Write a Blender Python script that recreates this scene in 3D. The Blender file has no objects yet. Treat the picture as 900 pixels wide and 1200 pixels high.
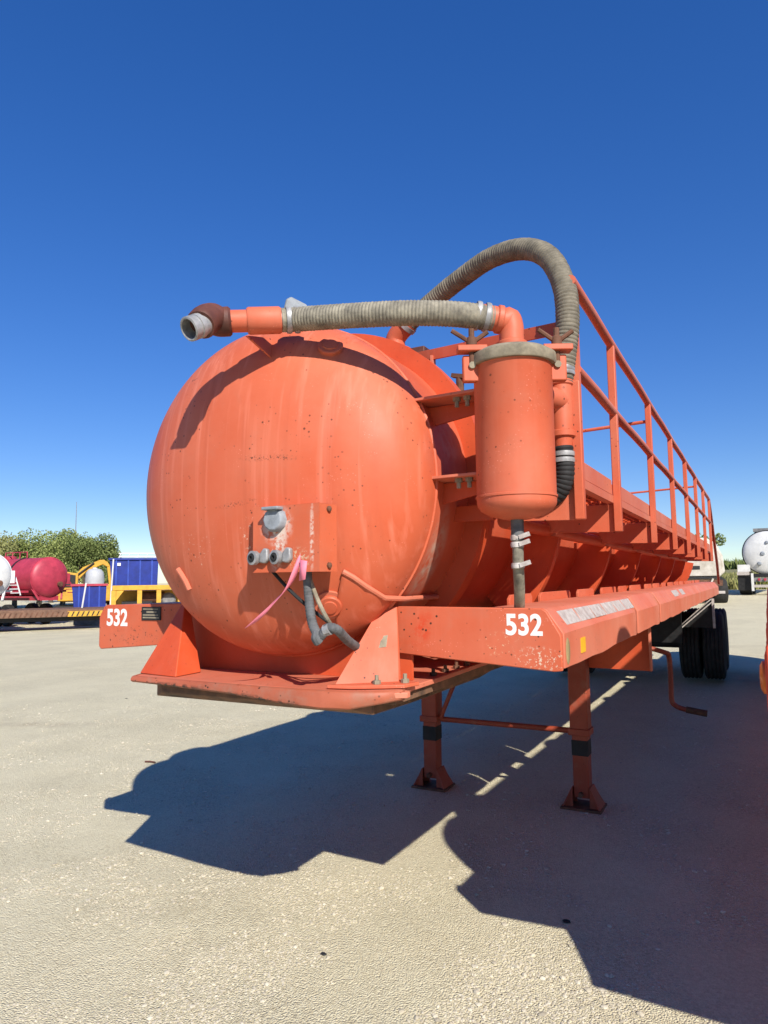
import bpy, bmesh, math, random
from mathutils import Vector, Matrix
R_ = math.radians
random.seed(7)
sc = bpy.context.scene
C = sc.collection

# ---------------------------------------------------------------- camera, sky, sun
YAW, PITCH, ROLL = 0.48736, 0.09707, -0.01262
CAM = Vector((1.8642, -2.6, 1.7184))
FPX = 818.25                                   # focal length in pixels of a 900 x 1200 picture
cf = Vector((-math.sin(YAW)*math.cos(PITCH), math.cos(YAW)*math.cos(PITCH), math.sin(PITCH)))
r0 = Vector((math.cos(YAW), math.sin(YAW), 0)); u0 = r0.cross(cf)
cr = math.cos(ROLL)*r0 + math.sin(ROLL)*u0; cu = -math.sin(ROLL)*r0 + math.cos(ROLL)*u0
cd = bpy.data.cameras.new('camera'); cam = bpy.data.objects.new('camera', cd); C.objects.link(cam)
m = Matrix.Identity(4)
for i in range(3):
    m[i][0] = cr[i]; m[i][1] = cu[i]; m[i][2] = -cf[i]; m[i][3] = CAM[i]
cam.matrix_world = m
cd.sensor_fit = 'VERTICAL'; cd.sensor_height = 36.0; cd.lens = FPX/1200*36.0
cd.clip_start = 0.05; cd.clip_end = 6000
sc.camera = cam
sc.render.resolution_x = 768; sc.render.resolution_y = 1024

SUN = Vector((1.047, -0.938, 1.0)).normalized()          # towards the sun
elev = math.asin(SUN.z); azim = math.atan2(SUN.x, SUN.y)
w = bpy.data.worlds.new('World'); sc.world = w; w.use_nodes = True
nt = w.node_tree; bg = nt.nodes['Background']
sky = nt.nodes.new('ShaderNodeTexSky'); sky.sky_type = 'NISHITA'; sky.sun_disc = False
sky.sun_elevation = elev; sky.sun_rotation = azim
sky.air_density = 2.0; sky.dust_density = 0.0; sky.ozone_density = 4.5; sky.altitude = 6000
hs = nt.nodes.new('ShaderNodeHueSaturation'); hs.inputs['Saturation'].default_value = 1.46; hs.inputs['Hue'].default_value = 0.520; hs.inputs['Value'].default_value = 1.0
gm = nt.nodes.new('ShaderNodeGamma'); gm.inputs[1].default_value = 0.75
nt.links.new(sky.outputs[0], gm.inputs[0]); nt.links.new(gm.outputs[0], hs.inputs['Color']); nt.links.new(hs.outputs[0], bg.inputs[0]); bg.inputs[1].default_value = 0.15
sl = bpy.data.lights.new('sun', 'SUN'); sl.energy = 5.0; sl.angle = R_(0.53); sl.color = (1.0, 0.94, 0.85)
so = bpy.data.objects.new('sun', sl); C.objects.link(so)
so.rotation_euler = (-SUN).to_track_quat('-Z', 'Y').to_euler()
vs = sc.view_settings; vs.view_transform = 'Standard'; vs.look = 'None'; vs.exposure = 0.45; vs.gamma = 1; vs.use_curve_mapping = False

# ---------------------------------------------------------------- helpers
def ray(px, py): return cf + cr*((px-450)/FPX) + cu*((600-py)/FPX)
def at(px, py, dist):                                    # a pixel's direction taken to a horizontal distance
    d = ray(px, py); return CAM + d*(dist/math.hypot(d.x, d.y))
def smooth(a, b, t):
    t = min(1, max(0, (t-a)/(b-a))); return t*t*(3-2*t)
def gz(x, y):                                            # height of the yard: level at the trailer, climbing behind it
    h = 0.9*smooth(6.5, 40, y)*smooth(-22, -3, x)
    h += 0.012*math.sin(x*0.9+1.3)*math.sin(y*0.7)*smooth(4, 9, math.hypot(x, y-1))
    h -= 0.22*smooth(12, 30, -x)
    return h

class MB:
    def __init__(s): s.v = []; s.f = []
    def add(s, vs, fs):
        n = len(s.v); s.v += [tuple(v) for v in vs]; s.f += [tuple(n+i for i in f) for f in fs]; return s
    def box(s, x0, x1, y0, y1, z0, z1):
        vs = [(x, y, z) for z in (z0, z1) for y in (y0, y1) for x in (x0, x1)]
        return s.add(vs, [(0,2,3,1),(4,5,7,6),(0,1,5,4),(2,6,7,3),(0,4,6,2),(1,3,7,5)])
    def prism(s, pts, ax, a, b, sub=1):                  # polygon in the two other axes (cyclic order), from a to b along ax
        n = len(pts); vs = []
        for k in range(sub+1):
            h = a+(b-a)*k/sub
            for (p, q) in pts: vs.append({0: (h, p, q), 1: (p, h, q), 2: (p, q, h)}[ax])
        fs = []
        for k in range(sub):
            for i in range(n):
                j = (i+1) % n; fs.append((k*n+i, k*n+j, k*n+n+j, k*n+n+i))
        fs += [tuple(range(n-1, -1, -1)), tuple(range(sub*n, sub*n+n))]
        return s.add(vs, fs)
    def tube(s, path, r, n=12, caps=True, inner=None):
        path = [Vector(p) for p in path]; N = len(path)
        rs = r if isinstance(r, (list, tuple)) else [r]*N
        t0 = (path[1]-path[0]).normalized(); ref = Vector((0, 0, 1)) if abs(t0.z) < .9 else Vector((1, 0, 0))
        nrm = t0.cross(ref).normalized(); base = len(s.v); vs = []
        for i, p in enumerate(path):
            t = (path[min(i+1, N-1)]-path[max(i-1, 0)])
            if t.length > 1e-9: t0 = t.normalized()
            nrm = (nrm - t0*nrm.dot(t0)).normalized(); b = t0.cross(nrm)
            for k in range(n):
                a = 2*math.pi*k/n; vs.append(p+(nrm*math.cos(a)+b*math.sin(a))*rs[i])
        fs = []
        for i in range(N-1):
            for k in range(n):
                j = (k+1) % n; fs.append((i*n+k, i*n+j, i*n+n+j, i*n+n+k))
        if caps: fs += [tuple(range(n-1, -1, -1)), tuple((N-1)*n+k for k in range(n))]
        return s.add(vs, fs)
    def lathe(s, prof, o=(0, 0, 0), axis=(0, 0, 1), n=24):      # prof: (radius, height) pairs
        o = Vector(o); ax = Vector(axis).normalized()
        a = ax.cross(Vector((0, 0, 1)) if abs(ax.z) < .9 else Vector((1, 0, 0))).normalized(); b = ax.cross(a)
        vs = []
        for (r, h) in prof:
            for k in range(n):
                t = 2*math.pi*k/n; vs.append(o+ax*h+(a*math.cos(t)+b*math.sin(t))*r)
        fs = []
        for i in range(len(prof)-1):
            for k in range(n):
                j = (k+1) % n; fs.append((i*n+k, i*n+j, i*n+n+j, i*n+n+k))
        if prof[0][0] > 1e-6: fs.append(tuple(range(n-1, -1, -1)))
        if prof[-1][0] > 1e-6: fs.append(tuple((len(prof)-1)*n+k for k in range(n)))
        return s.add(vs, fs)
    def rod(s, a, b, r, n=8): return s.tube([a, b], r, n)
    def bar(s, a, b, wd, ht):                            # rectangular bar between two points
        a = Vector(a); b = Vector(b); t = (b-a).normalized()
        sd = t.cross(Vector((0, 0, 1)) if abs(t.z) < .95 else Vector((1, 0, 0))).normalized(); up = sd.cross(t)
        vs = [p+sd*(wd/2*i)+up*(ht/2*j) for p in (a, b) for i, j in ((-1,-1),(1,-1),(1,1),(-1,1))]
        return s.add(vs, [(3,2,1,0),(4,5,6,7),(0,1,5,4),(1,2,6,5),(2,3,7,6),(3,0,4,7)])
    def xf(s, mat):
        s.v = [tuple(mat @ Vector(v)) for v in s.v]; return s
    def build(s, name, mat, parent=None, bevel=0, ang=35, smooth=True, segs=2):
        me = bpy.data.meshes.new(name); me.from_pydata(s.v, [], s.f)
        bm = bmesh.new(); bm.from_mesh(me); bmesh.ops.remove_doubles(bm, verts=bm.verts, dist=1e-6)
        bmesh.ops.recalc_face_normals(bm, faces=bm.faces); bm.to_mesh(me); bm.free()
        me.materials.append(mat)
        if smooth:
            for p in me.polygons: p.use_smooth = True
            me.set_sharp_from_angle(angle=R_(ang))
        o = bpy.data.objects.new(name, me); C.objects.link(o)
        if parent: o.parent = parent
        if bevel:
            b = o.modifiers.new('bevel', 'BEVEL'); b.width = bevel; b.segments = segs; b.limit_method = 'ANGLE'; b.angle_limit = R_(40)
            b.harden_normals = False
        return o

def empty(name, loc=(0, 0, 0), rz=0):
    o = bpy.data.objects.new(name, None); C.objects.link(o); o.location = loc; o.rotation_euler = (0, 0, rz); o.empty_display_size = .3; return o
def tag(o, label, cat, group=None):
    o['label'] = label; o['category'] = cat
    if group: o['group'] = group
    return o
def catmull(pts, per=8):
    pts = [Vector(p) for p in pts]; P = [pts[0]*2-pts[1]]+pts+[pts[-1]*2-pts[-2]]; out = []
    for i in range(1, len(P)-2):
        for k in range(per):
            t = k/per; a, b, c, d = P[i-1:i+3]
            out.append(.5*((2*b)+(c-a)*t+(2*a-5*b+4*c-d)*t*t+(3*b-a-3*c+d)*t**3))
    return out+[pts[-1]]
def resample(path, step):
    L = [0]
    for a, b in zip(path, path[1:]): L.append(L[-1]+(b-a).length)
    n = max(2, int(L[-1]/step)); out = []; j = 0
    for i in range(n+1):
        d = L[-1]*i/n
        while j < len(path)-2 and L[j+1] < d: j += 1
        out.append(path[j].lerp(path[j+1], (d-L[j])/max(1e-9, L[j+1]-L[j])))
    return out
def hose(pts, r, pitch=.02, amp=.004, n=20):
    p = resample(catmull(pts, 16), pitch/4)
    rs = [r+amp*(0, .7, 1, .7)[i % 4]*(.75+.5*random.random()) for i in range(len(p))]
    return MB().tube(p, rs, n)

# ---------------------------------------------------------------- materials
def mat(name):
    M = bpy.data.materials.new(name); M.use_nodes = True
    return M, M.node_tree, M.node_tree.nodes['Principled BSDF']
def N(nt, typ, **kw):
    n = nt.nodes.new(typ)
    for k, v in kw.items():
        if k.startswith('i_'):
            key = k[2:]; key = int(key) if key.isdigit() else key
            n.inputs[key].default_value = v
        else: setattr(n, k, v)
    return n
def noise(nt, vec, scale, detail=4, rough=.55):
    n = N(nt, 'ShaderNodeTexNoise'); n.inputs['Scale'].default_value = scale; n.inputs['Detail'].default_value = detail; n.inputs['Roughness'].default_value = rough
    if vec is not None: nt.links.new(vec, n.inputs['Vector'])
    return n.outputs[0]
def ramp(nt, fac, a, b, ca=(0,0,0,1), cb=(1,1,1,1)):
    r = N(nt, 'ShaderNodeValToRGB'); e = r.color_ramp.elements; e[0].position = a; e[1].position = b; e[0].color = ca; e[1].color = cb
    nt.links.new(fac, r.inputs[0]); return r.outputs[0]
def mix(nt, fac, a, b, typ='MIX'):
    n = N(nt, 'ShaderNodeMix', data_type='RGBA', blend_type=typ)
    for sock, val in ((n.inputs['Factor'], fac), (n.inputs['A'], a), (n.inputs['B'], b)):
        if hasattr(val, 'links') or isinstance(val, bpy.types.NodeSocket): nt.links.new(val, sock)
        else: sock.default_value = val if not isinstance(val, tuple) else (*val, 1)[:4]
    return n.outputs['Result']
def mul(nt, a, k):
    n = N(nt, 'ShaderNodeMath', operation='MULTIPLY'); nt.links.new(a, n.inputs[0])
    if isinstance(k, (int, float)): n.inputs[1].default_value = k
    else: nt.links.new(k, n.inputs[1])
    return n.outputs[0]
def coords(nt, scale=None):
    t = N(nt, 'ShaderNodeTexCoord').outputs['Object']
    if scale:
        mp = N(nt, 'ShaderNodeMapping'); mp.inputs['Scale'].default_value = scale; nt.links.new(t, mp.inputs[0]); return mp.outputs[0]
    return t
def bump(nt, bsdf, h, strength, dist=.01):
    b = N(nt, 'ShaderNodeBump'); b.inputs['Strength'].default_value = strength; b.inputs['Distance'].default_value = dist
    nt.links.new(h, b.inputs['Height']); nt.links.new(b.outputs[0], bsdf.inputs['Normal'])

def paint(name, base, faded, streak=.35, chips=.5, dirt=.25, rough=.5, rust=(.05, .022, .012), seed=0., scrapes=(), gate=(.47, .58)):
    M, nt, B = mat(name)
    v = coords(nt)
    off = N(nt, 'ShaderNodeVectorMath', operation='ADD'); nt.links.new(v, off.inputs[0]); off.inputs[1].default_value = (seed*7.1, seed*3.3, seed*5.7); v = off.outputs[0]
    big = ramp(nt, noise(nt, v, 2.2, 6, .6), .35, .68)
    c = mix(nt, big, base, faded)
    if streak:
        mp = N(nt, 'ShaderNodeMapping'); mp.inputs['Scale'].default_value = (26, 10, .55); nt.links.new(v, mp.inputs[0])
        st = ramp(nt, noise(nt, mp.outputs[0], 1, 3, .6), .52, .78)
        pale = tuple(min(1, x*1.12+.035) for x in faded)
        c = mix(nt, mul(nt, st, streak), c, pale)
        mp2 = N(nt, 'ShaderNodeMapping'); mp2.inputs['Scale'].default_value = (11, 5, .4); nt.links.new(v, mp2.inputs[0])
        st2 = ramp(nt, noise(nt, mp2.outputs[0], 1, 4, .6), .56, .85)
        c = mix(nt, mul(nt, st2, streak*.7), c, tuple(x*.72 for x in base))
    if dirt:
        d = ramp(nt, noise(nt, v, 9, 8, .7), .5, .85)
        c = mix(nt, mul(nt, d, dirt), c, (.27, .17, .12))
    if chips:
        vo = N(nt, 'ShaderNodeTexVoronoi'); vo.inputs['Scale'].default_value = 34; nt.links.new(v, vo.inputs['Vector'])
        jit = N(nt, 'ShaderNodeMath', operation='ADD'); nt.links.new(vo.outputs['Distance'], jit.inputs[0]); nt.links.new(mul(nt, noise(nt, v, 15, 2, .5), .34), jit.inputs[1])
        spot = ramp(nt, jit.outputs[0], .25, .32, (1,1,1,1), (0,0,0,1))
        gate = ramp(nt, noise(nt, v, 4.3, 3, .6), *gate)
        c = mix(nt, mul(nt, mul(nt, spot, gate), chips), c, rust)
        vo2 = N(nt, 'ShaderNodeTexVoronoi'); vo2.inputs['Scale'].default_value = 90; nt.links.new(v, vo2.inputs['Vector'])
        sp2 = ramp(nt, vo2.outputs['Distance'], .12, .2, (1,1,1,1), (0,0,0,1))
        g2 = ramp(nt, noise(nt, v, 7.7, 3, .6), .56, .66)
        c = mix(nt, mul(nt, mul(nt, sp2, g2), chips*.8), c, tuple(min(1, x*1.1+.12) for x in faded))
    for (cx, cz, sx_, sz_, tilt, dens, col, lo, hi, *yy) in scrapes:       # worn patches: an ellipse broken up by fine noise
        m2 = N(nt, 'ShaderNodeMapping', vector_type='TEXTURE'); m2.inputs['Location'].default_value = (cx, yy[0] if yy else 0, cz); m2.inputs['Rotation'].default_value = (0, tilt, 0); m2.inputs['Scale'].default_value = (sx_, yy[1] if yy else 50, sz_); nt.links.new(coords(nt), m2.inputs[0])
        ln = N(nt, 'ShaderNodeVectorMath', operation='LENGTH'); nt.links.new(m2.outputs[0], ln.inputs[0])
        fall = ramp(nt, ln.outputs['Value'], .35, 1., (1,1,1,1), (0,0,0,1))
        c = mix(nt, mul(nt, fall, ramp(nt, noise(nt, v, dens, 3, .7), lo, hi)), c, col)
    nt.links.new(c, B.inputs['Base Color'])
    rr = N(nt, 'ShaderNodeMapRange'); rr.inputs['To Min'].default_value = rough-.08; rr.inputs['To Max'].default_value = rough+.16; nt.links.new(noise(nt, v, 5, 4), rr.inputs[0]); nt.links.new(rr.outputs[0], B.inputs['Roughness'])
    B.inputs['Specular IOR Level'].default_value = .32
    bump(nt, B, noise(nt, v, 3.0, 5, .6), .12, .02)
    return M
def plain(name, col, rough=.6, var=.25, metal=0., scale=12, bmp=.15, spec=.4, dark=None):
    M, nt, B = mat(name); v = coords(nt)
    d = dark or tuple(x*(1-var*1.6) for x in col)
    c = mix(nt, ramp(nt, noise(nt, v, scale, 6, .65), .3, .72), d, tuple(min(1, x*(1+var*.5)) for x in col))
    nt.links.new(c, B.inputs['Base Color']); B.inputs['Roughness'].default_value = rough; B.inputs['Metallic'].default_value = metal; B.inputs['Specular IOR Level'].default_value = spec
    if bmp: bump(nt, B, noise(nt, v, scale*4, 4), bmp, .004)
    return M
ORG = (.50, .093, .036); FAD = (.54, .135, .068); DEEP = (.46, .062, .018)
M_head = paint('orange_head_paint', ORG, FAD, streak=.95, chips=.8, dirt=.16, scrapes=((.19, 2.205, .17, .016, .07, 110, (.13, .045, .025), .54, .60), (.02, 2.03, .13, .014, -.12, 110, (.13, .045, .025), .54, .60), (.10, 1.90, .07, .09, 0, 70, (.62, .45, .34), .58, .64), (-.2, 1.85, .12, .1, 0, 80, (.60, .40, .30), .62, .68)))
M_panel = paint('chipped_panel_paint', (.48, .083, .031), (.53, .125, .062), streak=.25, chips=1., dirt=.3, seed=2.4, gate=(.38, .50), scrapes=((1.15, 1.42, .13, .05, .1, 75, (.60, .48, .36), .56, .61), (.66, 1.52, .05, .09, .4, 30, (.52, .06, .02), .45, .6), (.98, 1.47, .12, .05, 0, 80, (.58, .40, .25), .60, .65), (-.95, 1.45, .2, .06, 0, 80, (.12, .05, .03), .60, .64)))
M_box = paint('scraped_box_paint', (.50, .10, .04), (.54, .14, .07), streak=.3, chips=1., dirt=.3, seed=9, scrapes=((.27, 1.93, .085, .085, 0, 45, (.58, .52, .46), .40, .55), (.28, 1.84, .04, .09, .2, 60, (.60, .50, .42), .44, .56), (.43, 1.88, .012, .16, 0, 60, (.60, .42, .34), .42, .55), (.37, 1.80, .06, .05, 0, 80, (.55, .45, .30), .50, .60)))
M_shell = paint('orange_shell_paint', (.48, .080, .030), (.52, .120, .060), streak=.25, chips=.5, dirt=.22, seed=1, scrapes=((.64, 1.80, .30, .27, 0, 14, (.46, .31, .24), .34, .62, .09, .10), (.70, 2.3, .2, .2, 0, 10, (.50, .24, .17), .4, .7, .15, .14)))
M_org = paint('orange_paint', (.50, .092, .038), (.55, .145, .078), streak=.25, chips=1., dirt=.2, seed=2)
M_fade = paint('faded_orange_paint', (.53, .132, .070), (.57, .19, .118), streak=.2, chips=.7, dirt=.25, seed=3)
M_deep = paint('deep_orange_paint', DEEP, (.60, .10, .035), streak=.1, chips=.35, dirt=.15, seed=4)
M_leg = paint('worn_shaded_leg_paint', (.25, .042, .02), (.34, .065, .032), streak=.3, chips=.8, dirt=.5, seed=5)  # worn, dirty paint; base also darkened to carry the shade on the legs
M_rust = plain('rusty_steel', (.17, .075, .042), .8, .45, scale=9)
M_brown = plain('brown_rubber_cap', (.13, .045, .03), .6, .35)
M_hose = plain('khaki_hose', (.27, .245, .185), .72, .38, scale=22, bmp=.3, dark=(.10, .09, .07))
M_hose2 = plain('olive_hose', (.20, .175, .125), .72, .35, scale=18, bmp=.3, dark=(.08, .07, .05))
M_lid = plain('dusty_olive_lid', (.29, .25, .175), .8, .35, scale=16)
M_steel = plain('galvanised_steel', (.36, .36, .36), .5, .3, .25, scale=20)
M_grey = plain('grey_cast_alloy', (.27, .295, .32), .6, .25, .0, scale=20)
M_black = plain('black_rubber', (.022, .022, .023), .75, .4, scale=14)
M_tyre = plain('dusty_tyre_rubber', (.028, .027, .026), .85, .4, scale=10)
M_blackp = plain('black_paint', (.02, .02, .021), .5, .4)
M_dirty = plain('greasy_underside_steel', (.20, .10, .055), .8, .6, scale=7, dark=(.03, .024, .018))
M_lip = paint('scraped_lip_paint', (.27, .07, .035), (.42, .115, .06), streak=.1, chips=1., dirt=.9, seed=8, gate=(.3, .45), scrapes=((-.35, 1.283, .22, .016, 0, 25, (.03, .022, .015), .42, .55), (.1, 1.262, .25, .018, .05, 25, (.03, .022, .015), .45, .58)))
M_white = plain('white_decal', (.78, .77, .74), .55, .08, scale=30, bmp=0)
M_tape = plain('white_reflective_tape', (.50, .48, .45), .5, .3, scale=25, dark=(.30, .24, .21))
M_redtape = plain('faded_red_tape', (.50, .19, .15), .5, .3, scale=25)
M_yel = plain('yellow_marker', (.75, .42, .02), .5, .1)
M_amber = plain('amber_lens', (.62, .16, .02), .25, .1, bmp=0)
M_lens = plain('dusty_oval_lens', (.30, .24, .12), .5, .25)
M_pink = plain('pink_ribbon', (.80, .22, .30), .6, .12, bmp=0)
M_cable = plain('grey_dusty_cable', (.13, .135, .14), .8, .35, scale=25)
M_redp = paint('bright_red_orange_paint', (.60, .055, .022), (.62, .085, .04), streak=.1, chips=.4, dirt=.1, seed=6)

# ---------------------------------------------------------------- the tanker trailer
TR, TZ, TY, TH, TN = .742, 2.135, -.026, .385, 2.3
TL = 11.4
T = empty('vacuum_tanker_trailer')
tag(T, 'faded orange vacuum tanker trailer standing on landing legs, hoses looping over its domed front', 'trailer', 'orange vacuum tanker trailers parked side by side')

# tank shell and heads
prof = [(TR, 0)]
y = 0
for wy in (1.5, 3.0, 4.5, 6.0, 7.5, 9.0, 10.5):
    prof += [(TR, wy-.012), (TR+.004, wy-.006), (TR+.004, wy+.006), (TR, wy+.012)]
prof += [(TR, TL)]
shell = MB().lathe(prof, (0, TY, TZ), (0, 1, 0), 96).build('tank_shell', M_shell, T, ang=30)
def headprof(h, n=44): return [(TR*math.sin(math.pi/2*k/n), -h*max(0, 1-math.sin(math.pi/2*k/n)**TN)**(1/TN)) for k in range(n+1)]
hd = MB().lathe([(r, a) for r, a in headprof(TH)], (0, TY, TZ), (0, 1, 0), 128)
head = hd.build('tank_head', M_head, T, ang=60)
MB().lathe([(r, -a) for r, a in headprof(TH)], (0, TY+TL, TZ), (0, 1, 0), 64).build('rear_head', M_shell, T, ang=60)
# weld bead
def ringpath(r, y, n=96, a0=0, a1=2*math.pi): return [Vector((r*math.cos(a0+(a1-a0)*k/n), y, TZ+r*math.sin(a0+(a1-a0)*k/n))) for k in range(n+1)]
MB().tube(ringpath(TR+.001, TY), .0075, 6, False).build('weld_bead', M_head, T)
def hz(x, z):                                            # y on the front head for a given x, z
    q = 1-(math.hypot(x, z-TZ)/TR)**TN; return TY-TH*max(0, q)**(1/TN)
def hn(x, z):
    e = 1e-3; return Vector(((hz(x+e, z)-hz(x-e, z))/(2*e), -1, (hz(x, z+e)-hz(x, z-e))/(2*e))).normalized()
# stiffening rings round the shell
def ring(y, r1, t=.016, mt=M_shell, a0=0, a1=2*math.pi, n=80):
    b = MB(); vs = []; fs = []
    for k in range(n+1):
        a = a0+(a1-a0)*k/n; c, s = math.cos(a), math.sin(a)
        for (r, yy) in ((TR-.004, y), (r1, y), (r1, y+t), (TR-.004, y+t)): vs.append((r*c, yy, TZ+r*s))
    for k in range(n):
        for i in range(4):
            j = (i+1) % 4; fs.append((k*4+i, k*4+j, k*4+4+j, k*4+4+i))
    return b.add(vs, fs)
ring(.33, TR+.085, .09, n=96).build('stiffening_ring', M_deep, T, ang=30)
RIBS = [1.12+1.5*k for k in range(7)]
def arc_band(y0, y1, ra, rb, a0, a1, side, n=24):        # curved bar: radii ra..rb, angles below the horizontal
    vs = []; fs = []
    for k in range(n+1):
        a = R_(a0+(a1-a0)*k/n); c, sn = math.cos(a)*side, math.sin(a)
        for (r, yy) in ((ra, y0), (rb, y0), (rb, y1), (ra, y1)): vs.append((r*c, yy, TZ+r*sn))
    for k in range(n):
        for i in range(4): fs.append((k*4+i, k*4+(i+1) % 4, k*4+4+(i+1) % 4, k*4+4+i))
    fs += [(0, 1, 2, 3), tuple(4*n+i for i in (3, 2, 1, 0))]
    return MB().add(vs, fs)
RO = .955
for y in RIBS:
    for s in (1, -1):
        rb_ = arc_band(y, y+.012, TR-.004, RO, -12, -44, s).build('gusset_rib', M_deep, T, ang=30)
        arc_band(y+.001, y+.06, RO+.0005, RO+.010, -12, -44, s).build('rib_flange', M_deep, rb_, ang=30)
# upper ring strips over the top of the tank at each rib
for y in RIBS[1:]: ring(y, TR+.045, .012, a0=R_(-8), a1=R_(188), n=56).build('stiffening_ring', M_shell, T, ang=30)

# saddle doubler on the lower right of head and shell
for s in (1,):
    b = MB(); vs = []; n1, n2 = 14, 14
    for i in range(n1+1):
        for j in range(n2+1):
            u_, v_ = i/n1, j/n2
            z = 1.755-.30*v_-(.115*u_)*(1-v_)
            rmax = math.sqrt(max(0, TR**2-(z-TZ)**2))*.992
            xl = .455-.13*v_
            x = xl+(max(rmax, xl+.01)-xl)*u_
            q = Vector((x, hz(x, z), z))+hn(x, z)*.009
            vs.append((s*q.x, q.y, q.z))
    fs = [(i*(n2+1)+j, (i+1)*(n2+1)+j, (i+1)*(n2+1)+j+1, i*(n2+1)+j+1) for i in range(n1) for j in range(n2)]
    o = b.add(vs, fs).build('saddle_sheet', M_head, T, ang=60)
    so_ = o.modifiers.new('solid', 'SOLIDIFY'); so_.thickness = .009; so_.offset = 0
    # raised top edge of the saddle: sloping on the head, level on the shell
    e = [Vector((x, hz(x, z), z))+hn(x, z)*.012 for x, z in [(.455, 1.757), (.485, 1.735), (.515, 1.70), (.545, 1.655)]]
    e += [Vector((.578, yy, 1.640)) for yy in (.0, .1, .2, .33)]
    MB().tube([(s*p.x, p.y, p.z) for p in e], .011, 8).build('saddle_edge', M_fade, o)

# fittings on the head
def disc_on_head(x, z, r, t, mt, name, par, rings=()):
    q = Vector((x, hz(x, z), z)); nv = hn(x, z)
    pr = [(r*1.0, -.02), (r, t*.8), (r*.92, t)] + [(r*.62, t), (r*.58, t*1.25), (r*.3, t*1.3), (.0, t*1.3)]
    return MB().lathe(pr, q, nv, 28).build(name, mt, par)
disc_on_head(.375, 2.668, .052, .016, M_org, 'inspection_plug', T)
pl_ = disc_on_head(.378, 1.625, .046, .022, M_org, 'drain_plug', T)
MB().lathe([(.062, -.01), (.062, .008), (.046, .008)], Vector((.378, hz(.378, 1.625), 1.625)), hn(.378, 1.625), 28).build('plug_boss', M_fade, pl_)
MB().tube([Vector((x, hz(x, z), z))+hn(x, z)*.006 for x, z in [(-.345, 1.778), (-.325, 1.755), (-.305, 1.725), (-.292, 1.69)]], .012, 8).build('lifting_lug_scar', M_fade, T)

# connector box on the head: a folded plate with a slanted right wing
b = MB()
x0, x1, z0, z1, yf = .158, .462, 1.752, 2.004, -.462
b.box(x0, x1, yf, yf+.006, z0, z1)
b.box(x0, x0+.006, yf+.006, -.36, z0, z1)
b.add([(x1, yf, z0), (x1+.012, -.36, z0), (x1+.012, -.36, z1), (x1, yf, z1), (x1-.006, yf+.006, z0), (x1+.005, -.355, z0), (x1+.005, -.355, z1), (x1-.006, yf+.006, z1)],
      [(0,1,2,3),(7,6,5,4),(0,4,5,1),(3,2,6,7),(1,5,6,2),(0,3,7,4)])
b.box(x0+.006, x1-.006, yf+.006, -.37, z1-.006, z1)
box = b.build('connector_box', M_box, T, bevel=.002)
MB().lathe([(.048, -.01), (.048, .018), (.040, .03), (.0, .032)], (.27, yf, 1.95), (0, -1, 0), 10).build('electric_socket', M_grey, box, bevel=.003)
MB().box(.235, .31, yf-.05, yf-.012, 1.985, 1.997).build('socket_flap', M_grey, box, bevel=.003)
for zz in (1.775, 1.985): MB().lathe([(.011, 0), (.011, .008), (.004, .012), (0, .012)], (x1+.007, -.41, zz), (.99, -.12, 0), 8).build('bolt', M_rust, box)
for gx in (.185, .29):
    g = MB().lathe([(.020, -.03), (.020, .012), (.027, .015), (.027, .034), (.018, .036), (.016, .025), (0, .024)], (gx, yf, 1.808), (-.2, -1, 0), 18).build('air_coupling', M_steel, box)
    MB().lathe([(.016, .0), (.016, .032), (.008, .033), (.007, .02), (0, .02)], (gx-.002, yf-.006, 1.808), (-.2, -1, 0), 16).build('rubber_seal', M_black, g)
    MB().prism([(gx+.018, 1.79), (gx+.045, 1.785), (gx+.06, 1.80), (gx+.058, 1.84), (gx+.04, 1.845), (gx+.022, 1.825)], 1, yf-.024, yf-.002).build('coupling_lug', M_steel, g, bevel=.006)
# cables hanging from the box down to the nose
def up(px, py, yy):
    d = ray(px, py); t = (yy-CAM.y)/d.y; return CAM+d*t
cab = [up(360, 668, -.40), up(362, 700, -.40), up(366, 730, -.41), up(375, 745, -.42), up(384, 736, -.42), up(395, 738, -.40), up(408, 751, -.27), up(422, 761, -.12), up(438, 773, .0)]
hose(cab, .017, .012, .0012, 12).build('air_line', M_cable, T)
hose([up(361, 672, -.395), up(372, 702, -.40), up(384, 726, -.41), up(398, 745, -.30), up(425, 766, -.08)], .008, .012, .0004, 8).build('air_line', M_lid, T)
hose([up(318, 668, -.41), up(338, 690, -.40), up(360, 710, -.38), up(395, 737, -.30), up(425, 762, -.08)], .007, .012, .0004, 8).build('air_line', M_black, T)
MB().lathe([(.022, -.012), (.022, .012)], up(384, 738, -.42), (1, 0, .3), 10).build('cable_clamp', M_steel, T)
hose([up(372, 742, -.42), up(371, 748, -.43), up(374, 752, -.42)], .02, .012, .001, 10).build('cable_end', M_cable, T)

# nose: upper plate, kingpin plate, bolster, gussets
b = MB()
b.prism([(-.64, -.25), (-.60, -.33), (.38, -.34), (.50, -.33), (.60, -.27), (.66, -.2), (.66, .15), (.62, 1.75), (-.62, 1.75), (-.66, .1)], 2, 1.288, 1.308)
nose = b.build('nose_plate', M_fade, T, bevel=.003)
b = MB(); rows = []
prof2 = [(-.30, 1.240), (-.24, 1.212), (.1, 1.205), (.9, 1.205), (1.5, 1.25)]
vs = []
for (yy, zz) in prof2:
    wd = .47 if yy < -.24 else .56
    vs += [(-wd, yy, zz), (wd, yy, zz), (wd, yy, 1.286), (-wd, yy, 1.286)]
fs = []
for k in range(len(prof2)-1):
    for i in range(4):
        j = (i+1) % 4; fs.append((k*4+i, k*4+j, k*4+4+j, k*4+4+i))
fs += [(3, 2, 1, 0), tuple(4*(len(prof2)-1)+i for i in range(4))]
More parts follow.
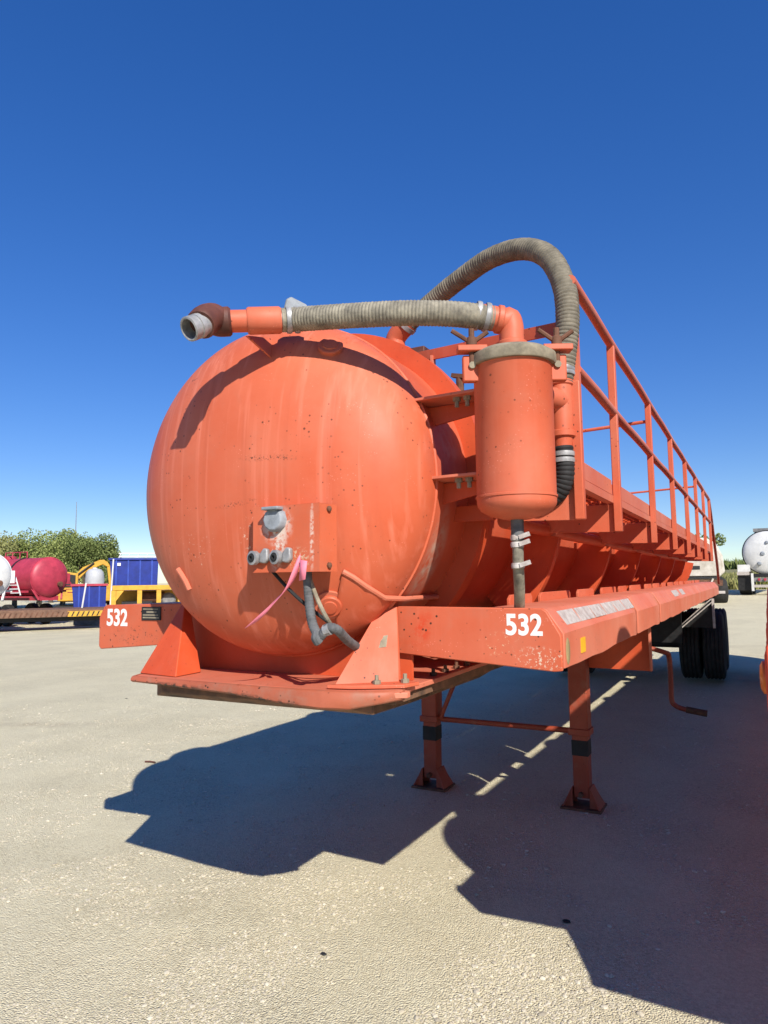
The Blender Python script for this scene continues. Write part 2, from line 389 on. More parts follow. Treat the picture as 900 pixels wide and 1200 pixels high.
b.add(vs, fs).build('kingpin_plate', M_dirty, T, bevel=.004)
MB().lathe([(.045, 1.205), (.045, 1.19), (.032, 1.195), (.032, 1.16), (.045, 1.155), (.045, 1.14)], (0, .45, 0), (0, 0, 1), 20).build('kingpin', M_dirty, T)
# front lip, bent and greasy
lp = [(-.64, -.262, 1.284), (-.61, -.335, 1.283), (-.42, -.345, 1.280), (-.25, -.352, 1.276), (-.05, -.356, 1.270), (.12, -.36, 1.258), (.28, -.357, 1.246), (.40, -.350, 1.240), (.51, -.335, 1.243), (.62, -.265, 1.262), (.67, -.21, 1.27)]
vs = []; fs = []
for (x, yy, zz) in lp: vs += [(x, yy-.002, 1.3085), (x, yy-.012, 1.300), (x, yy-.014, zz+.008), (x, yy-.004, zz), (x, yy+.012, zz), (x, yy+.012, 1.3085)]
for k in range(len(lp)-1):
    for i in range(6): fs.append((k*6+i, k*6+(i+1) % 6, k*6+6+(i+1) % 6, k*6+6+i))
fs += [(0, 1, 2, 3, 4, 5), tuple(6*(len(lp)-1)+i for i in range(5, -1, -1))]
MB().add(vs, fs).build('front_lip', M_lip, T, ang=50)
MB().prism([(.52, -.34), (.69, -.215), (.69, -.19), (.54, -.31)], 2, 1.278, 1.30).build('corner_wear_strip', M_fade, T, bevel=.003)
# bolster wall under the head with a hollow that follows the tank
def bolster(y, t, w, zb, mt, name, cut=.97):
    pts = [(-w, zb), (w, zb)]
    for k in range(25):
        x = w-2*w*k/24; z = TZ-math.sqrt(max(0, (TR*cut)**2-x*x)); pts.append((x, min(z, 1.60)))
    return MB().prism(pts, 1, y, y+t).build(name, mt, T)
bolster(.012, .016, .60, 1.309, M_deep, 'bolster_plate', .99)
bolster(1.4, .03, .60, 1.306, M_deep, 'bolster_plate')
for s in (1, -1):
    # sloping buttress between front lip and panel end
    b = MB()
    fr = [(.415, -.305, 1.31), (.615, -.135, 1.31), (.548, -.018, 1.610), (.478, -.035, 1.606)]
    bk = [(.425, -.285, 1.31), (.615, -.115, 1.31), (.550, -.0125, 1.610), (.482, -.018, 1.606)]
    if s < 0: fr = [(.39, -.30, 1.31), (.64, -.27, 1.31), (.585, -.06, 1.625), (.57, -.06, 1.625)]; bk = [(.40, -.13, 1.31), (.61, -.05, 1.31), (.585, -.03, 1.625), (.57, -.03, 1.625)]
    vs = [(s*x, y, z) for x, y, z in fr+bk]
    b.add(vs, [(0,1,2,3),(7,6,5,4),(0,4,5,1),(1,5,6,2),(2,6,7,3),(3,7,4,0)])
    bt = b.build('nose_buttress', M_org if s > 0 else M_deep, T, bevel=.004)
    if s > 0:
        b = MB().prism([(.40, -.32), (.50, -.30), (.67, -.20), (.69, -.11), (.60, -.10), (.42, -.27)], 2, 1.311, 1.325).build('foot_flange', M_org, bt, bevel=.003)
        for bx in (.565, .648): MB().lathe([(.016, 0), (.016, .014), (.008, .014), (.008, .034), (0, .034)], (bx, -.225+.075*(bx > .62), 1.325), (0, 0, 1), 6).build('bolt', M_lid, bt)
        a_, b_, c_, d_ = [Vector(q) for q in fr]
        def onb(u_, v_): return (a_.lerp(b_, u_)).lerp(d_.lerp(c_, u_), v_)
        nb = (b_-a_).cross(d_-a_).normalized(); nb = nb if nb.y < 0 else -nb
        st = [onb(.54, .46)+nb*.007, onb(.72, .47)+nb*.007, onb(.72, .62)+nb*.007, onb(.55, .61)+nb*.007]
        MB().add([p-nb*.004 for p in st]+st, [(0,1,2,3),(7,6,5,4),(0,4,5,1),(1,5,6,2),(2,6,7,3),(3,7,4,0)]).build('inspection_sticker', M_lid, bt)
# row of bolts along the kingpin frame rail
b = MB().prism([(-.215, 1.25), (-.215, 1.288), (1.75, 1.288), (1.75, 1.25)], 0, .575, .64).build('nose_side_rail', M_dirty, T, bevel=.003)
for k in range(5): MB().lathe([(.016, 0), (.016, .014), (.008, .014), (.008, .03), (0, .03)], (.62, .18+.13*k, 1.309), (0, 0, 1), 6).build('bolt', M_rust, b)

# side beams (hose trays) with front panels
def text_mesh(body, size, wx, mt, name, parent, origin, thick=.0010, off=.008):
    cu_ = bpy.data.curves.new('lettering', 'FONT'); cu_.body = body; cu_.size = size; cu_.offset = off*size; cu_.space_character = 1.02
    to = bpy.data.objects.new('lettering', cu_); C.objects.link(to)
    bpy.context.view_layer.update()
    me = bpy.data.meshes.new_from_object(to.evaluated_get(bpy.context.evaluated_depsgraph_get()))
    C.objects.unlink(to); bpy.data.objects.remove(to)
    bm = bmesh.new(); bm.from_mesh(me)
    for v in bm.verts: v.co = Vector((origin[0]+v.co.x*wx, origin[1], origin[2]+v.co.y))
    ex = bmesh.ops.extrude_face_region(bm, geom=bm.faces[:])
    for v in [g for g in ex['geom'] if isinstance(g, bmesh.types.BMVert)]: v.co.y -= thick
    bmesh.ops.recalc_face_normals(bm, faces=bm.faces)
    for f in bm.faces: f.smooth = False
    bm.to_mesh(me); bm.free()
    me.materials.clear(); me.materials.append(mt); me.name = name
    o = bpy.data.objects.new(name, me); C.objects.link(o); o.parent = parent; return o
W = 1.22; ZT = 1.606; ZB = 1.379; ZC = 1.513
for s in (1, -1):
    if s > 0: pts = [(.545, ZT+.004), (1.15, ZT), (1.168, 1.594), (W-.004, ZC), (W, 1.50), (W, ZB), (1.19, ZB-.004), (.535, 1.42)]
    else: pts = [(.60, ZT+.012), (1.165, 1.606), (1.185, 1.598), (1.21, 1.56), (1.22, 1.54), (W, 1.39), (1.205, 1.376), (.72, 1.415)]
    pan = MB().prism([(s*x, z) for x, z in pts], 1, -.012, .008).build('front_panel', M_panel, T, bevel=.004)
    if s > 0: text_mesh('532', .108, .88, M_white, 'unit_number', pan, (1.008, -.0118, 1.508), off=.03)
    else:
        text_mesh('532', .118, .86, M_white, 'unit_number', pan, (-1.165, -.0118, 1.502), off=.03)
        dp = MB().box(-.905, -.775, -.018, -.0125, 1.532, 1.598).build('data_plate', M_blackp, pan)
        for k, (za, zb_, xa, xb) in enumerate([(1.584, 1.59, -.895, -.79), (1.568, 1.577, -.87, -.80), (1.554, 1.561, -.895, -.79), (1.541, 1.548, -.895, -.785)]):
            MB().box(xa, xb, -.0195, -.018, za, zb_).build('plate_print', M_lid, dp)
    secs = [(.010, 1.90), (1.915, 3.02), (3.035, 6.9), (6.91, TL+.55)]
    for i, (ya, yb) in enumerate(secs):
        pr = [(.93, ZT), (1.15, ZT), (1.165, 1.598), (W, ZC), (W, ZB), (1.207, ZB), (1.207, 1.508), (1.155, 1.588), (.945, 1.588), (.945, 1.40), (.93, 1.40)]
        sub = max(4, int((yb-ya)/.12)); bb = MB().prism([(s*x, z) for x, z in pr], 1, ya, yb, sub)
        rn = random.Random(i*3+s); ph = rn.random()*6
        vv = []
        for (x, yy, z) in bb.v:
            q = .004*math.sin(yy*5.3+ph)+.003*math.sin(yy*11.7+2*ph)
            edge = max(0, 1-abs(yy-yb)/.10)*(i < 2)+max(0, 1-abs(yy-ya)/.05)*(i in (1, 2))*.4
            if abs(x) > 1.19: x -= s*(.012*edge-q*.8)
            if z < 1.39 and abs(x) > 1.1: z += q*1.2
            vv.append((x, yy, z-(.006*edge if z > 1.5 else 0)))
        bb.v = vv
        bo = bb.build('side_beam', M_fade, T, bevel=.003, ang=30)
        if s > 0:
            tp = {0: [(.12+.285*k, .275) for k in range(6)], 2: [(4.2, .5), (4.9, .35)]}.get(i, [])
            nv = Vector((ZC-1.598, 0, 1.165-W)).normalized(); nv = Vector((-nv.x, 0, -nv.z))
            for k, (ty, tl) in enumerate(tp):
                a = Vector((1.171, 0, 1.589)); c = Vector((1.205, 0, 1.536)); e = nv*.0025
                cut = .0 if k % 2 else .02
                MB().add([(a+e).x and Vector((a.x, ty, a.z))+e, Vector((a.x, ty+tl-cut, a.z))+e, Vector((c.x, ty+tl, c.z))+e, Vector((c.x, ty+cut, c.z))+e,
                          Vector((a.x, ty, a.z))-e, Vector((a.x, ty+tl-cut, a.z))-e, Vector((c.x, ty+tl, c.z))-e, Vector((c.x, ty+cut, c.z))-e],
                         [(0,1,2,3),(7,6,5,4),(0,4,5,1),(1,5,6,2),(2,6,7,3),(3,7,4,0)]).build('reflective_tape', M_tape, bo)
            if i == 0:
                ov = MB().lathe([(.05, -.01), (.05, .004), (.042, .007), (0, .008)], (0, 0, 0), (1, 0, 0), 24)
                ov.v = [(W+.001+x, .062+yy*.55, 1.445+z*1.0) for x, yy, z in ov.v]; ov.build('marker_lens', M_lens, bo)
                MB().box(W-.004, W+.004, .30, .375, 1.415, 1.475).build('yellow_marker', M_yel, bo)
    # upstand tabs on the inner edge of the tray
    k = 0; yy = .30
    while yy < TL:
        L = (.34, .62, .45, .55)[k % 4]
        pts = [(yy, ZT-.01), (yy+L, ZT-.01), (yy+L, ZT+.028), (yy+L-.02, ZT+.042), (yy+.03, ZT+.042), (yy, ZT+.025)]
        MB().prism(pts, 0, s*.915, s*.929).build('tray_upstand', M_org, T, bevel=.002)
        yy += L+.14+.06*(k % 3); k += 1
    MB().prism([(s*.60, 1.512), (s*.928, 1.512), (s*.928, 1.52), (s*.60, 1.52)], 1, .34, TL).build('tray_floor', M_deep, T)
    # cross bearers from frame to beam
    for y in RIBS: MB().box(min(s*.42, s*.928), max(s*.42, s*.928), y+.014, y+.07, 1.41, 1.50).build('cross_bearer', M_deep, T)
    # chassis rail
    MB().prism([(s*.40, 1.30), (s*.48, 1.30), (s*.48, 1.315), (s*.45, 1.315), (s*.45, 1.425), (s*.40, 1.425)], 1, 1.76, TL+.3).build('chassis_rail', M_deep, T)
# hanger plate across the frame at the landing gear
for s in (1, -1):
    MB().prism([(s*.36, 1.39), (s*.36, 1.03), (s*1.13, 1.02), (s*1.145, 1.03), (s*1.145, 1.39)], 1, 2.975, 2.99).build('gear_hanger_plate', M_deep, T, bevel=.002)
    MB().box(min(s*1.131, s*1.146), max(s*1.131, s*1.146), 2.925, 2.974, 1.025, 1.385).build('hanger_flange', M_fade, T, bevel=.002)

# landing gear
for s in (1, -1):
    X = s*.6176; Y = 2.9; a = .068
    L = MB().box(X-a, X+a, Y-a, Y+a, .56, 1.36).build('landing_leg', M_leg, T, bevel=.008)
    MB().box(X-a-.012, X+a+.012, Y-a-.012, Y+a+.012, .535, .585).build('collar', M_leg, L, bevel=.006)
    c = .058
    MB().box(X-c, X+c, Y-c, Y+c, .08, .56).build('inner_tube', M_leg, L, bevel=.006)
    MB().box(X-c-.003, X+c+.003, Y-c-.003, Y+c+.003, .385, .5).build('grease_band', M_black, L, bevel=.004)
    f = MB()
    f.box(X-.15, X+.15, Y-.12, Y+.12, -.012, .018)
    f.build('foot_pad', M_rust, L, bevel=.006)
    for q in (-1, 1):
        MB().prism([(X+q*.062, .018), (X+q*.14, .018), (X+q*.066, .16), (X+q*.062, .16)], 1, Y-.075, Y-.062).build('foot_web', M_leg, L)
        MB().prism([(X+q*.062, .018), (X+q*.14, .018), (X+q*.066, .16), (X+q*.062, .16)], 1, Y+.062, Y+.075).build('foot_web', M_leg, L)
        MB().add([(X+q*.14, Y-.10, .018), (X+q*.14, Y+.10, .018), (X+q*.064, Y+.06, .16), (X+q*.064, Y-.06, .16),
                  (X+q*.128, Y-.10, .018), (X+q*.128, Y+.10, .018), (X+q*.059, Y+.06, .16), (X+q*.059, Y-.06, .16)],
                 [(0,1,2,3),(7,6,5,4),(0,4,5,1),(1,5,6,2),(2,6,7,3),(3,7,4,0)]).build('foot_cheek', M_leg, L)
    MB().rod((X, Y-.1, .11), (X, Y+.1, .11), .018).build('foot_pin', M_rust, L)
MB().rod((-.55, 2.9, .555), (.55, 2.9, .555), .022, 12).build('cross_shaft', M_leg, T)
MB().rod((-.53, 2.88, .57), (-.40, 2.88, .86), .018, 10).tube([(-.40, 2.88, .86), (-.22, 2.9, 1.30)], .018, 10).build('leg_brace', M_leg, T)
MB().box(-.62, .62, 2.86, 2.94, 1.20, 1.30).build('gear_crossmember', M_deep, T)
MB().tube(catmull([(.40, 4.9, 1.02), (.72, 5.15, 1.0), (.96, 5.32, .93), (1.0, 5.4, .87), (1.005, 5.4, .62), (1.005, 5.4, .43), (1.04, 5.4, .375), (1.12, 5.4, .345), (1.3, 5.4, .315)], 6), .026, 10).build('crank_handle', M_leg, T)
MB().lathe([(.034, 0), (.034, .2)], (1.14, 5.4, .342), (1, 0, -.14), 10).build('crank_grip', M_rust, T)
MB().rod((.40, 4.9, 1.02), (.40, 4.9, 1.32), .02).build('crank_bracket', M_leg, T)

# running gear at the rear
for wy in (9.95, 11.2):
    MB().rod((-1.1, wy, .61), (1.1, wy, .61), .06, 16).build('axle', M_blackp, T)
    for s in (1, -1):
        for k, xc in enumerate((.86, 1.20)):
            tp = [(.27, -.125), (.30, -.135), (.40, -.150), (.48, -.148), (.515, -.135), (.535, -.118)]
            for g in (-.085, -.03, .03, .085): tp += [(.537, g-.012), (.524, g-.008), (.524, g+.008), (.537, g+.012)]
            tp += [(.535, .118), (.515, .135), (.48, .148), (.40, .150), (.30, .135), (.27, .125)]
            wl = MB().lathe(tp, (s*xc, wy, .61), (1, 0, 0), 40).build('tyre', M_tyre, T, ang=28)
            MB().lathe([(.275, -.11), (.275, .11), (.24, .1), (.22, s*.02+.01), (.1, s*.04+.02), (.09, .11 if s > 0 else .03), (0, .11 if s > 0 else .03)], (s*xc, wy, .61), (1, 0, 0), 32).build('rim', M_white, wl)
            for q in range(8):
                aa = q*math.pi/4; MB().lathe([(.016, 0), (.016, .03), (0, .03)], (s*(xc+.03), wy+.17*math.cos(aa), .61+.17*math.sin(aa)), (s, 0, 0), 6).build('wheel_nut', M_steel, wl)
for s in (1, -1):
    fl = MB().prism([(s*.76, .935), (s*1.245, .935), (s*1.245, 1.36), (s*1.22, 1.36)], 1, 9.2, 9.21).build('wheel_shield', M_blackp, T)
    MB().bar((s*.752, 9.17, .94), (s*1.232, 9.17, 1.368), .05, .016).build('shield_edge', M_tape, fl)
    MB().bar((s*.80, 9.172, .93), (s*1.24, 9.172, 1.322), .05, .016).build('shield_edge', M_tape, fl)
    MB().box(min(s*1.238, s*1.272), max(s*1.238, s*1.272), 9.15, 9.2, .93, 1.375).build('shield_post', M_tape, fl)
    MB().prism([(s*.36, .72), (s*.82, .72), (s*.82, 1.24), (s*.36, 1.24)], 1, 8.9, 9.0).build('suspension_hanger', M_blackp, T)
    MB().box(min(s*.42, s*.52), max(s*.42, s*.52), 8.9, 11.9, 1.0, 1.28).build('suspension_beam', M_blackp, T)

# walkway along the right flank
WX0, WX1, WZ = .92, 1.245, 2.094
POSTS = [.18] + [1.043+1.39*k for k in range(7)]
YE = POSTS[-1]
for i, y in enumerate(POSTS):
    MB().prism([(.90, 1.955), (WX1, 1.945), (WX1, 2.086), (.90, 2.086)] if i else [(1.0, 1.952), (WX1, 1.945), (WX1, 2.20), (1.19, 2.20)], 1, y+.006, y+.018).build('walkway_bracket', M_org, T, bevel=.002)
    MB().box(.68, .90, y+.02, y+.05, 1.965, 2.03).build('bracket_stub', M_deep, T)
    ht = 2.90 if i else 2.50
    MB().box(WX1+.002, WX1+.040, y-.02, y+.02, 1.945, ht).build('rail_post', M_org, T, bevel=.004)
for i in range(len(POSTS)-1):
    ya, yb = POSTS[i]+.025, POSTS[i+1]-.012
    g = MB()
    x = WX0
    while x < WX1-.012: g.box(x, x+.006, ya, yb, WZ, WZ+.027); x += .035
    g.box(WX1-.034, WX1-.008, ya, yb, WZ+.001, WZ+.02)
    y = ya+.02
    while y < yb: g.box(WX0, WX1-.01, y, y+.012, WZ+.004, WZ+.018); y += .09
    go = g.build('deck_grating', M_deep, T, smooth=False); go['kind'] = 'stuff'
    MB().box(WX1-.006, WX1, POSTS[i]+.022, POSTS[i+1]-.022, 2.130, 2.205).build('kick_plate', M_fade, T, bevel=.002)
    MB().prism([(WX1-.03, 2.087), (WX1+.006, 2.087), (WX1+.006, 2.126), (WX1-.002, 2.126), (WX1-.002, 2.092), (WX1-.03, 2.092)], 1, POSTS[i]+.022, POSTS[i+1]-.022).build('deck_angle', M_fade, T, bevel=.002)
MB().tube([(.885, .40, 1.975), (.885, YE*.5, 1.972), (.885, YE+.1, 1.975)], .036, 16).build('walkway_tube', M_shell, T)
MB().prism([(.895, 2.05), (.918, 2.05), (.918, 2.12), (.912, 2.12), (.912, 2.056), (.895, 2.056)], 1, POSTS[0], YE).build('deck_angle', M_deep, T)
def railtube(z, y0, y1, name): return MB().tube([(WX1+.021, y0+(y1-y0)*k/24, z+.004*math.sin(k*1.7)) for k in range(25)], .022, 12).build(name, M_fade, T)
railtube(2.915, .16, YE+.02, 'top_rail'); railtube(2.555, .2, YE+.02, 'mid_rail')
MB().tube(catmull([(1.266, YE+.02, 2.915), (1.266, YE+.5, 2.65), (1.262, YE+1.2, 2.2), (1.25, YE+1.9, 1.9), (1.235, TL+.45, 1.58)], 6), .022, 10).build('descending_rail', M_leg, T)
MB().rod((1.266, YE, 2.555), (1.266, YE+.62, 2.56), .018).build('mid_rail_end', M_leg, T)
for (y, z) in ((2.44, 2.784), (6.6, 2.80)): MB().rod((.50, y, z-.03), (1.25, y, z), .012).build('tie_rod', M_org, T)
# transverse front rail bar from the tank top to the first post
MB().bar((.28, .56, 2.845), (1.24, .20, 2.74), .012, .052).build('front_rail_bar', M_org, T)
MB().bar((.52, .47, 2.64), (.52, .47, 2.81), .04, .012).build('bar_upright', M_fade, T)
MB().bar((1.263, .20, 2.50), (1.263, .20, 2.915), .036, .036).build('front_rail_upright', M_org, T)
v = MB().tube([(.60, .62, 2.62), (.60, .62, 2.74)], .02, 10).build('vent_valve', M_rust, T)
MB().bar((.56, .62, 2.745), (.74, .60, 2.70), .03, .02).build('valve_handle', M_rust, v)
MB().box(.30, .46, .50, .62, 2.84, 2.885).build('hatch_hinge', M_brown, T, bevel=.005)

# moisture separator
SX, SY, SR = 1.092, -.09, .1465
sep = MB().lathe([(.0, 1.932), (.05, 1.936), (.10, 1.950), (.132, 1.968), (SR-.003, 1.985), (SR, 1.996), (SR, 2.012), (SR+.004, 2.014), (SR+.004, 2.021), (SR, 2.023), (SR, 2.512), (SR+.004, 2.517)], (SX, SY, 0), (0, 0, 1), 64).build('moisture_separator', M_org, T, ang=40)
lid = MB().lathe([(SR+.014, 2.510), (SR+.018, 2.516), (SR+.016, 2.550), (SR-.01, 2.567), (.08, 2.580), (.0, 2.582)], (SX, SY, 0), (0, 0, 1), 64).build('separator_lid', M_lid, sep, ang=40)
RV = Vector((math.cos(YAW), math.sin(YAW), 0)); FV = Vector((math.sin(YAW), -math.cos(YAW), 0))
for s in (-1, 1):
    c = Vector((SX, SY, 0))+RV*(s*(SR+.012))+FV*.03
    cm = Matrix.Translation(c) @ Matrix.Rotation(math.atan2(RV.y, RV.x), 4, 'Z')
    MB().box(-.035, .035, -.02, .012, 2.447, 2.547).xf(cm).build('clamp_lug', M_org, sep, bevel=.006)
    MB().box(-.055, .055, -.045, .012, 2.557, 2.580).xf(cm).build('clamp_bar', M_org, sep, bevel=.004)
    MB().lathe([(.013, -.03), (.013, -.02), (0, -.02)], (0, 0, 2.507), (0, 1, 0), 10).xf(cm).build('pivot_pin', M_lid, sep)
    MB().lathe([(.011, 2.512), (.011, 2.647), (.0, 2.649)], (0, -.018, 0), (0, 0, 1), 10).xf(cm).build('clamp_bolt', M_rust, sep)
    wn = MB().lathe([(.02, 2.580), (.02, 2.612), (.012, 2.617)], (0, -.018, 0), (0, 0, 1), 12)
    wn.rod((-.01, -.018, 2.600), (-.075 if s < 0 else -.07, -.025, 2.640), .009); wn.rod((.01, -.018, 2.600), (.06, -.02, 2.635), .009)
    wn.xf(cm).build('wing_nut', M_rust, sep)
# brackets to the tank
for (za, n) in ((2.445, 1), (2.117, 2)):
    xs = math.sqrt(TR**2-(za-TZ)**2)-.015
    MB().prism([(xs-.05, -.06), (xs-.03, .12), (.96, .12), (SX, .10), (SX-.04, -.10), (.93, -.08)], 2, za, za+.012).build('separator_bracket', M_fade, T, bevel=.002)
    MB().prism([(xs-.02, za-.006), (.95, za-.006), (.93, za-.05), (xs+.01, za-.09)], 1, .05, .062).build('bracket_web', M_deep, T)
    for bx in (.84, .885): MB().lathe([(.016, 0), (.016, -.016), (.009, -.016), (.009, -.04), (0, -.04)], (bx, -.03, za), (0, 0, 1), 6).build('bolt', M_lid, T)
# drain below the separator
MB().lathe([(.024, 1.94), (.024, 1.86), (.018, 1.855)], (SX, SY, 0), (0, 0, 1), 16).build('drain_spout', M_cable, sep)
for zz in (1.868, 1.842, 1.765):
    MB().lathe([(.0235, zz-.010), (.0255, zz), (.0235, zz+.010)], (SX-.002, SY, 0), (0, 0, 1), 16).build('hose_clamp', M_tape, sep)
    MB().bar((SX+.012, SY-.02, zz), (SX+.05, SY-.018, zz+.012), .012, .016).build('clamp_screw', M_tape, sep)
MB().tube(catmull([(SX, SY, 1.89), (SX, SY, 1.84), (SX-.004, SY+.01, 1.76), (SX-.018, SY+.06, 1.68), (SX-.045, SY+.14, 1.60)], 6), .0205, 16).build('drain_hose', M_hose, T)

# pipework: left-hand suction pipe, front hose, elbow onto the lid
PA = up(256, 377, -.545); PB = up(335, 375, -.38)
pd = (PB-PA).normalized(); el = [PA+pd*.05, PA, up(249, 373, -.575), up(241, 375, -.62), up(235, 381, -.66)]
MB().tube([PA, PA.lerp(PB, .45)], .044, 24).build('suction_pipe', M_org, T)
MB().tube([PA.lerp(PB, .42), PA.lerp(PB, .45), PA.lerp(PB, .9), PA.lerp(PB, .93)], [.049, .054, .054, .049], 24).build('pipe_collar', M_org, T)
MB().tube([PA.lerp(PB, .9), PB+pd*.08], .041, 24).build('pipe_spigot', M_steel, T)
MB().tube(catmull(el, 6), [.05]+[.058]*23+[.054], 24).build('pipe_elbow', M_brown, T)
d = Vector((-.20, -.84, -.50)).normalized(); e0 = el[-1]
MB().lathe([(.041, -.04), (.041, .0), (.047, .004), (.047, .022), (.043, .024), (.043, .032), (.047, .036), (.047, .058), (.041, .061), (.037, .058), (.037, -.01), (0, -.012)], e0, d, 28).build('hose_coupling', M_steel, T)
e1 = up(576, 373, -.13)
hose([PB-pd*.02, PB+pd*.02, up(380, 372, -.35), up(430, 369, -.325), up(480, 367, -.285), up(530, 368, -.225), e1], .046, .0135, .0026, 28).build('vacuum_hose', M_hose, T)
for (yy, q) in ((.012, 0), (.045, 1)):
    MB().lathe([(.053, -.01), (.055, 0), (.053, .01)], PB+pd*yy, pd, 24).build('hose_clamp', M_steel, T)
cl = MB().prism([(-.04, .035), (-.03, .078), (-.01, .09), (.05, .062), (.07, .035)], 1, -.02, .02).xf(Matrix.Translation(PB+pd*.03) @ Matrix.Rotation(math.atan2(pd.y, pd.x), 4, 'Z')).build('cam_lever', M_grey, T, bevel=.006)
for k, q in enumerate((.945, .965)): 
    pass
dd = (Vector((SX, SY, e1.z-.012))-e1).normalized()
for k in (0, 1): MB().lathe([(.054, -.009), (.056, 0), (.054, .009)], e1-dd*(.02+.035*k), dd, 24).build('hose_clamp', M_steel, T)
MB().tube(catmull([e1-dd*.05, e1+dd*.015, e1+dd*.05+Vector((0, 0, -.004)), Vector((SX-.008, SY-.003, 2.70)), Vector((SX, SY, 2.665)), Vector((SX, SY, 2.62)), Vector((SX, SY, 2.57))], 6), .047, 28).build('lid_elbow', M_org, sep)
MB().lathe([(.058, 2.582), (.060, 2.588), (.060, 2.606), (.052, 2.612)], (SX, SY, 0), (0, 0, 1), 28).build('elbow_flange', M_org, sep)
MB().lathe([(.05, -.012), (.054, -.008), (.054, .008), (.05, .012)], e1+dd*.03, dd, 24).build('elbow_band', M_org, sep)
# pipe bracket on the head
for (px_, yy) in ((289, -.455),):
    q0 = up(px_, 384, yy); hx, hz_ = q0.x+.02, 2.64; q1 = Vector((hx, hz(hx, hz_)+.01, hz_)); q2 = Vector((hx-.04, hz(hx, 2.76)+.03, 2.76)); e_ = Vector((.004, .003, 0)); q0b = q0+Vector((-.01, .04, -.02)); q0 = q0+Vector((.0, .0, -.035))
    MB().add([q0-e_, q0b-e_, q2-e_, q1-e_, q0+e_, q0b+e_, q2+e_, q1+e_], [(0,1,2,3),(7,6,5,4),(0,4,5,1),(1,5,6,2),(2,6,7,3),(3,7,4,0)]).build('pipe_bracket', M_org, T)
# tank-top fitting with the looping hose
fx = (.25, .60)
f_ = MB().lathe([(.075, 2.80), (.075, 2.90), (.085, 2.902), (.085, 2.925), (.05, 2.93), (.05, 2.97)], (fx[0], fx[1], 0), (0, 0, 1), 24).build('tank_outlet', M_org, T)
MB().tube(catmull([(fx[0], fx[1], 2.93), (fx[0], fx[1], 2.98), (fx[0]+.03, fx[1]-.005, 3.015), (fx[0]+.09, fx[1]-.012, 3.055)], 5), .052, 20).build('outlet_elbow', M_org, f_)
MB().lathe([(.058, -.012), (.058, .012)], (fx[0]+.07, fx[1]-.01, 3.042), (.8, -.1, .6), 20).build('hose_clamp', M_steel, f_)
LP = [(.31, .59, 3.03), (.40, .58, 3.09), (.528, .55, 3.147), (.664, .5, 3.186), (.847, .42, 3.214), (1.025, .33, 3.177), (1.157, .25, 3.076), (1.232, .19, 2.916), (1.250, .16, 2.761), (1.238, .15, 2.634), (1.216, .15, 2.50)]
hose(LP, .045, .0155, .003, 28).build('vacuum_hose', M_hose2, T)
tx, ty = 1.214, .15
tee = MB().lathe([(.044, 2.53), (.044, 2.505), (.049, 2.50), (.049, 2.485), (.043, 2.48), (.043, 2.30), (.051, 2.295), (.051, 2.275), (.040, 2.27), (.036, 2.24), (.036, 2.20)], (tx, ty, 0), (0, 0, 1), 28).build('pipe_tee', M_org, T)
MB().rod((tx, ty, 2.42), (SX+.06, SY+.06, 2.42), .042, 20).build('tee_branch', M_org, tee)
MB().lathe([(.05, -.01), (.053, -.006), (.053, .006), (.05, .01)], (tx-.028, ty-.028, 2.42), (1, 1, 0), 24).build('branch_bead', M_fade, tee)
for zz in (2.53, 2.548): MB().lathe([(.054, zz-.008), (.056, zz), (.054, zz+.008)], (tx+.003, ty, 0), (0, 0, 1), 24).build('hose_clamp', M_steel, tee)
hose([(tx, ty, 2.235), (tx+.003, ty, 2.17), (tx-.003, ty+.005, 2.11), (tx-.03, ty+.015, 2.06), (tx-.09, ty+.03, 2.02)], .038, .016, .003, 20).build('black_drain_hose', M_black, T)
for zz in (2.205, 2.18): MB().lathe([(.044, zz-.009), (.045, zz), (.044, zz+.009)], (tx, ty, 0), (0, 0, 1), 24).build('hose_clamp', M_steel, tee)

# ---------------------------------------------------------------- neighbouring trailer: the same build, parked alongside
def copy_tree(o, parent=None):
    c = o.copy(); C.objects.link(c)
    if parent: c.parent = parent
    for ch in list(o.children): copy_tree(ch, c)
    return c
bpy.context.view_layer.update()
T2 = copy_tree(T)
T2.location = (3.095, -.27, -.03); T2.rotation_euler = (0, 0, R_(-.7))
T2['label'] = 'bright red-orange tanker trailer parked close alongside, only its beam corner showing'
for ch in T2.children:
    nm = ch.name.split('.')[0]
    if nm in ('front_panel', 'side_beam'):
        ch.data = ch.data.copy(); ch.data.materials[0] = M_redp
        for v_ in ch.data.vertices:
            if v_.co.z < 1.43: v_.co.z -= .036
    if nm == 'front_panel':
        for g in list(ch.children):
            for g2 in list(g.children): bpy.data.objects.remove(g2)
            bpy.data.objects.remove(g)
    elif nm in ('tyre', 'wheel_shield') and ch.bound_box[0][0] < 0: ch.location.x += .22
am = MB().lathe([(.05, -.01), (.05, .012), (.035, .02), (0, .022)], (-1.22, .10, 1.44), (-1, 0, 0), 20).build('side_marker_lamp', M_amber, T2)

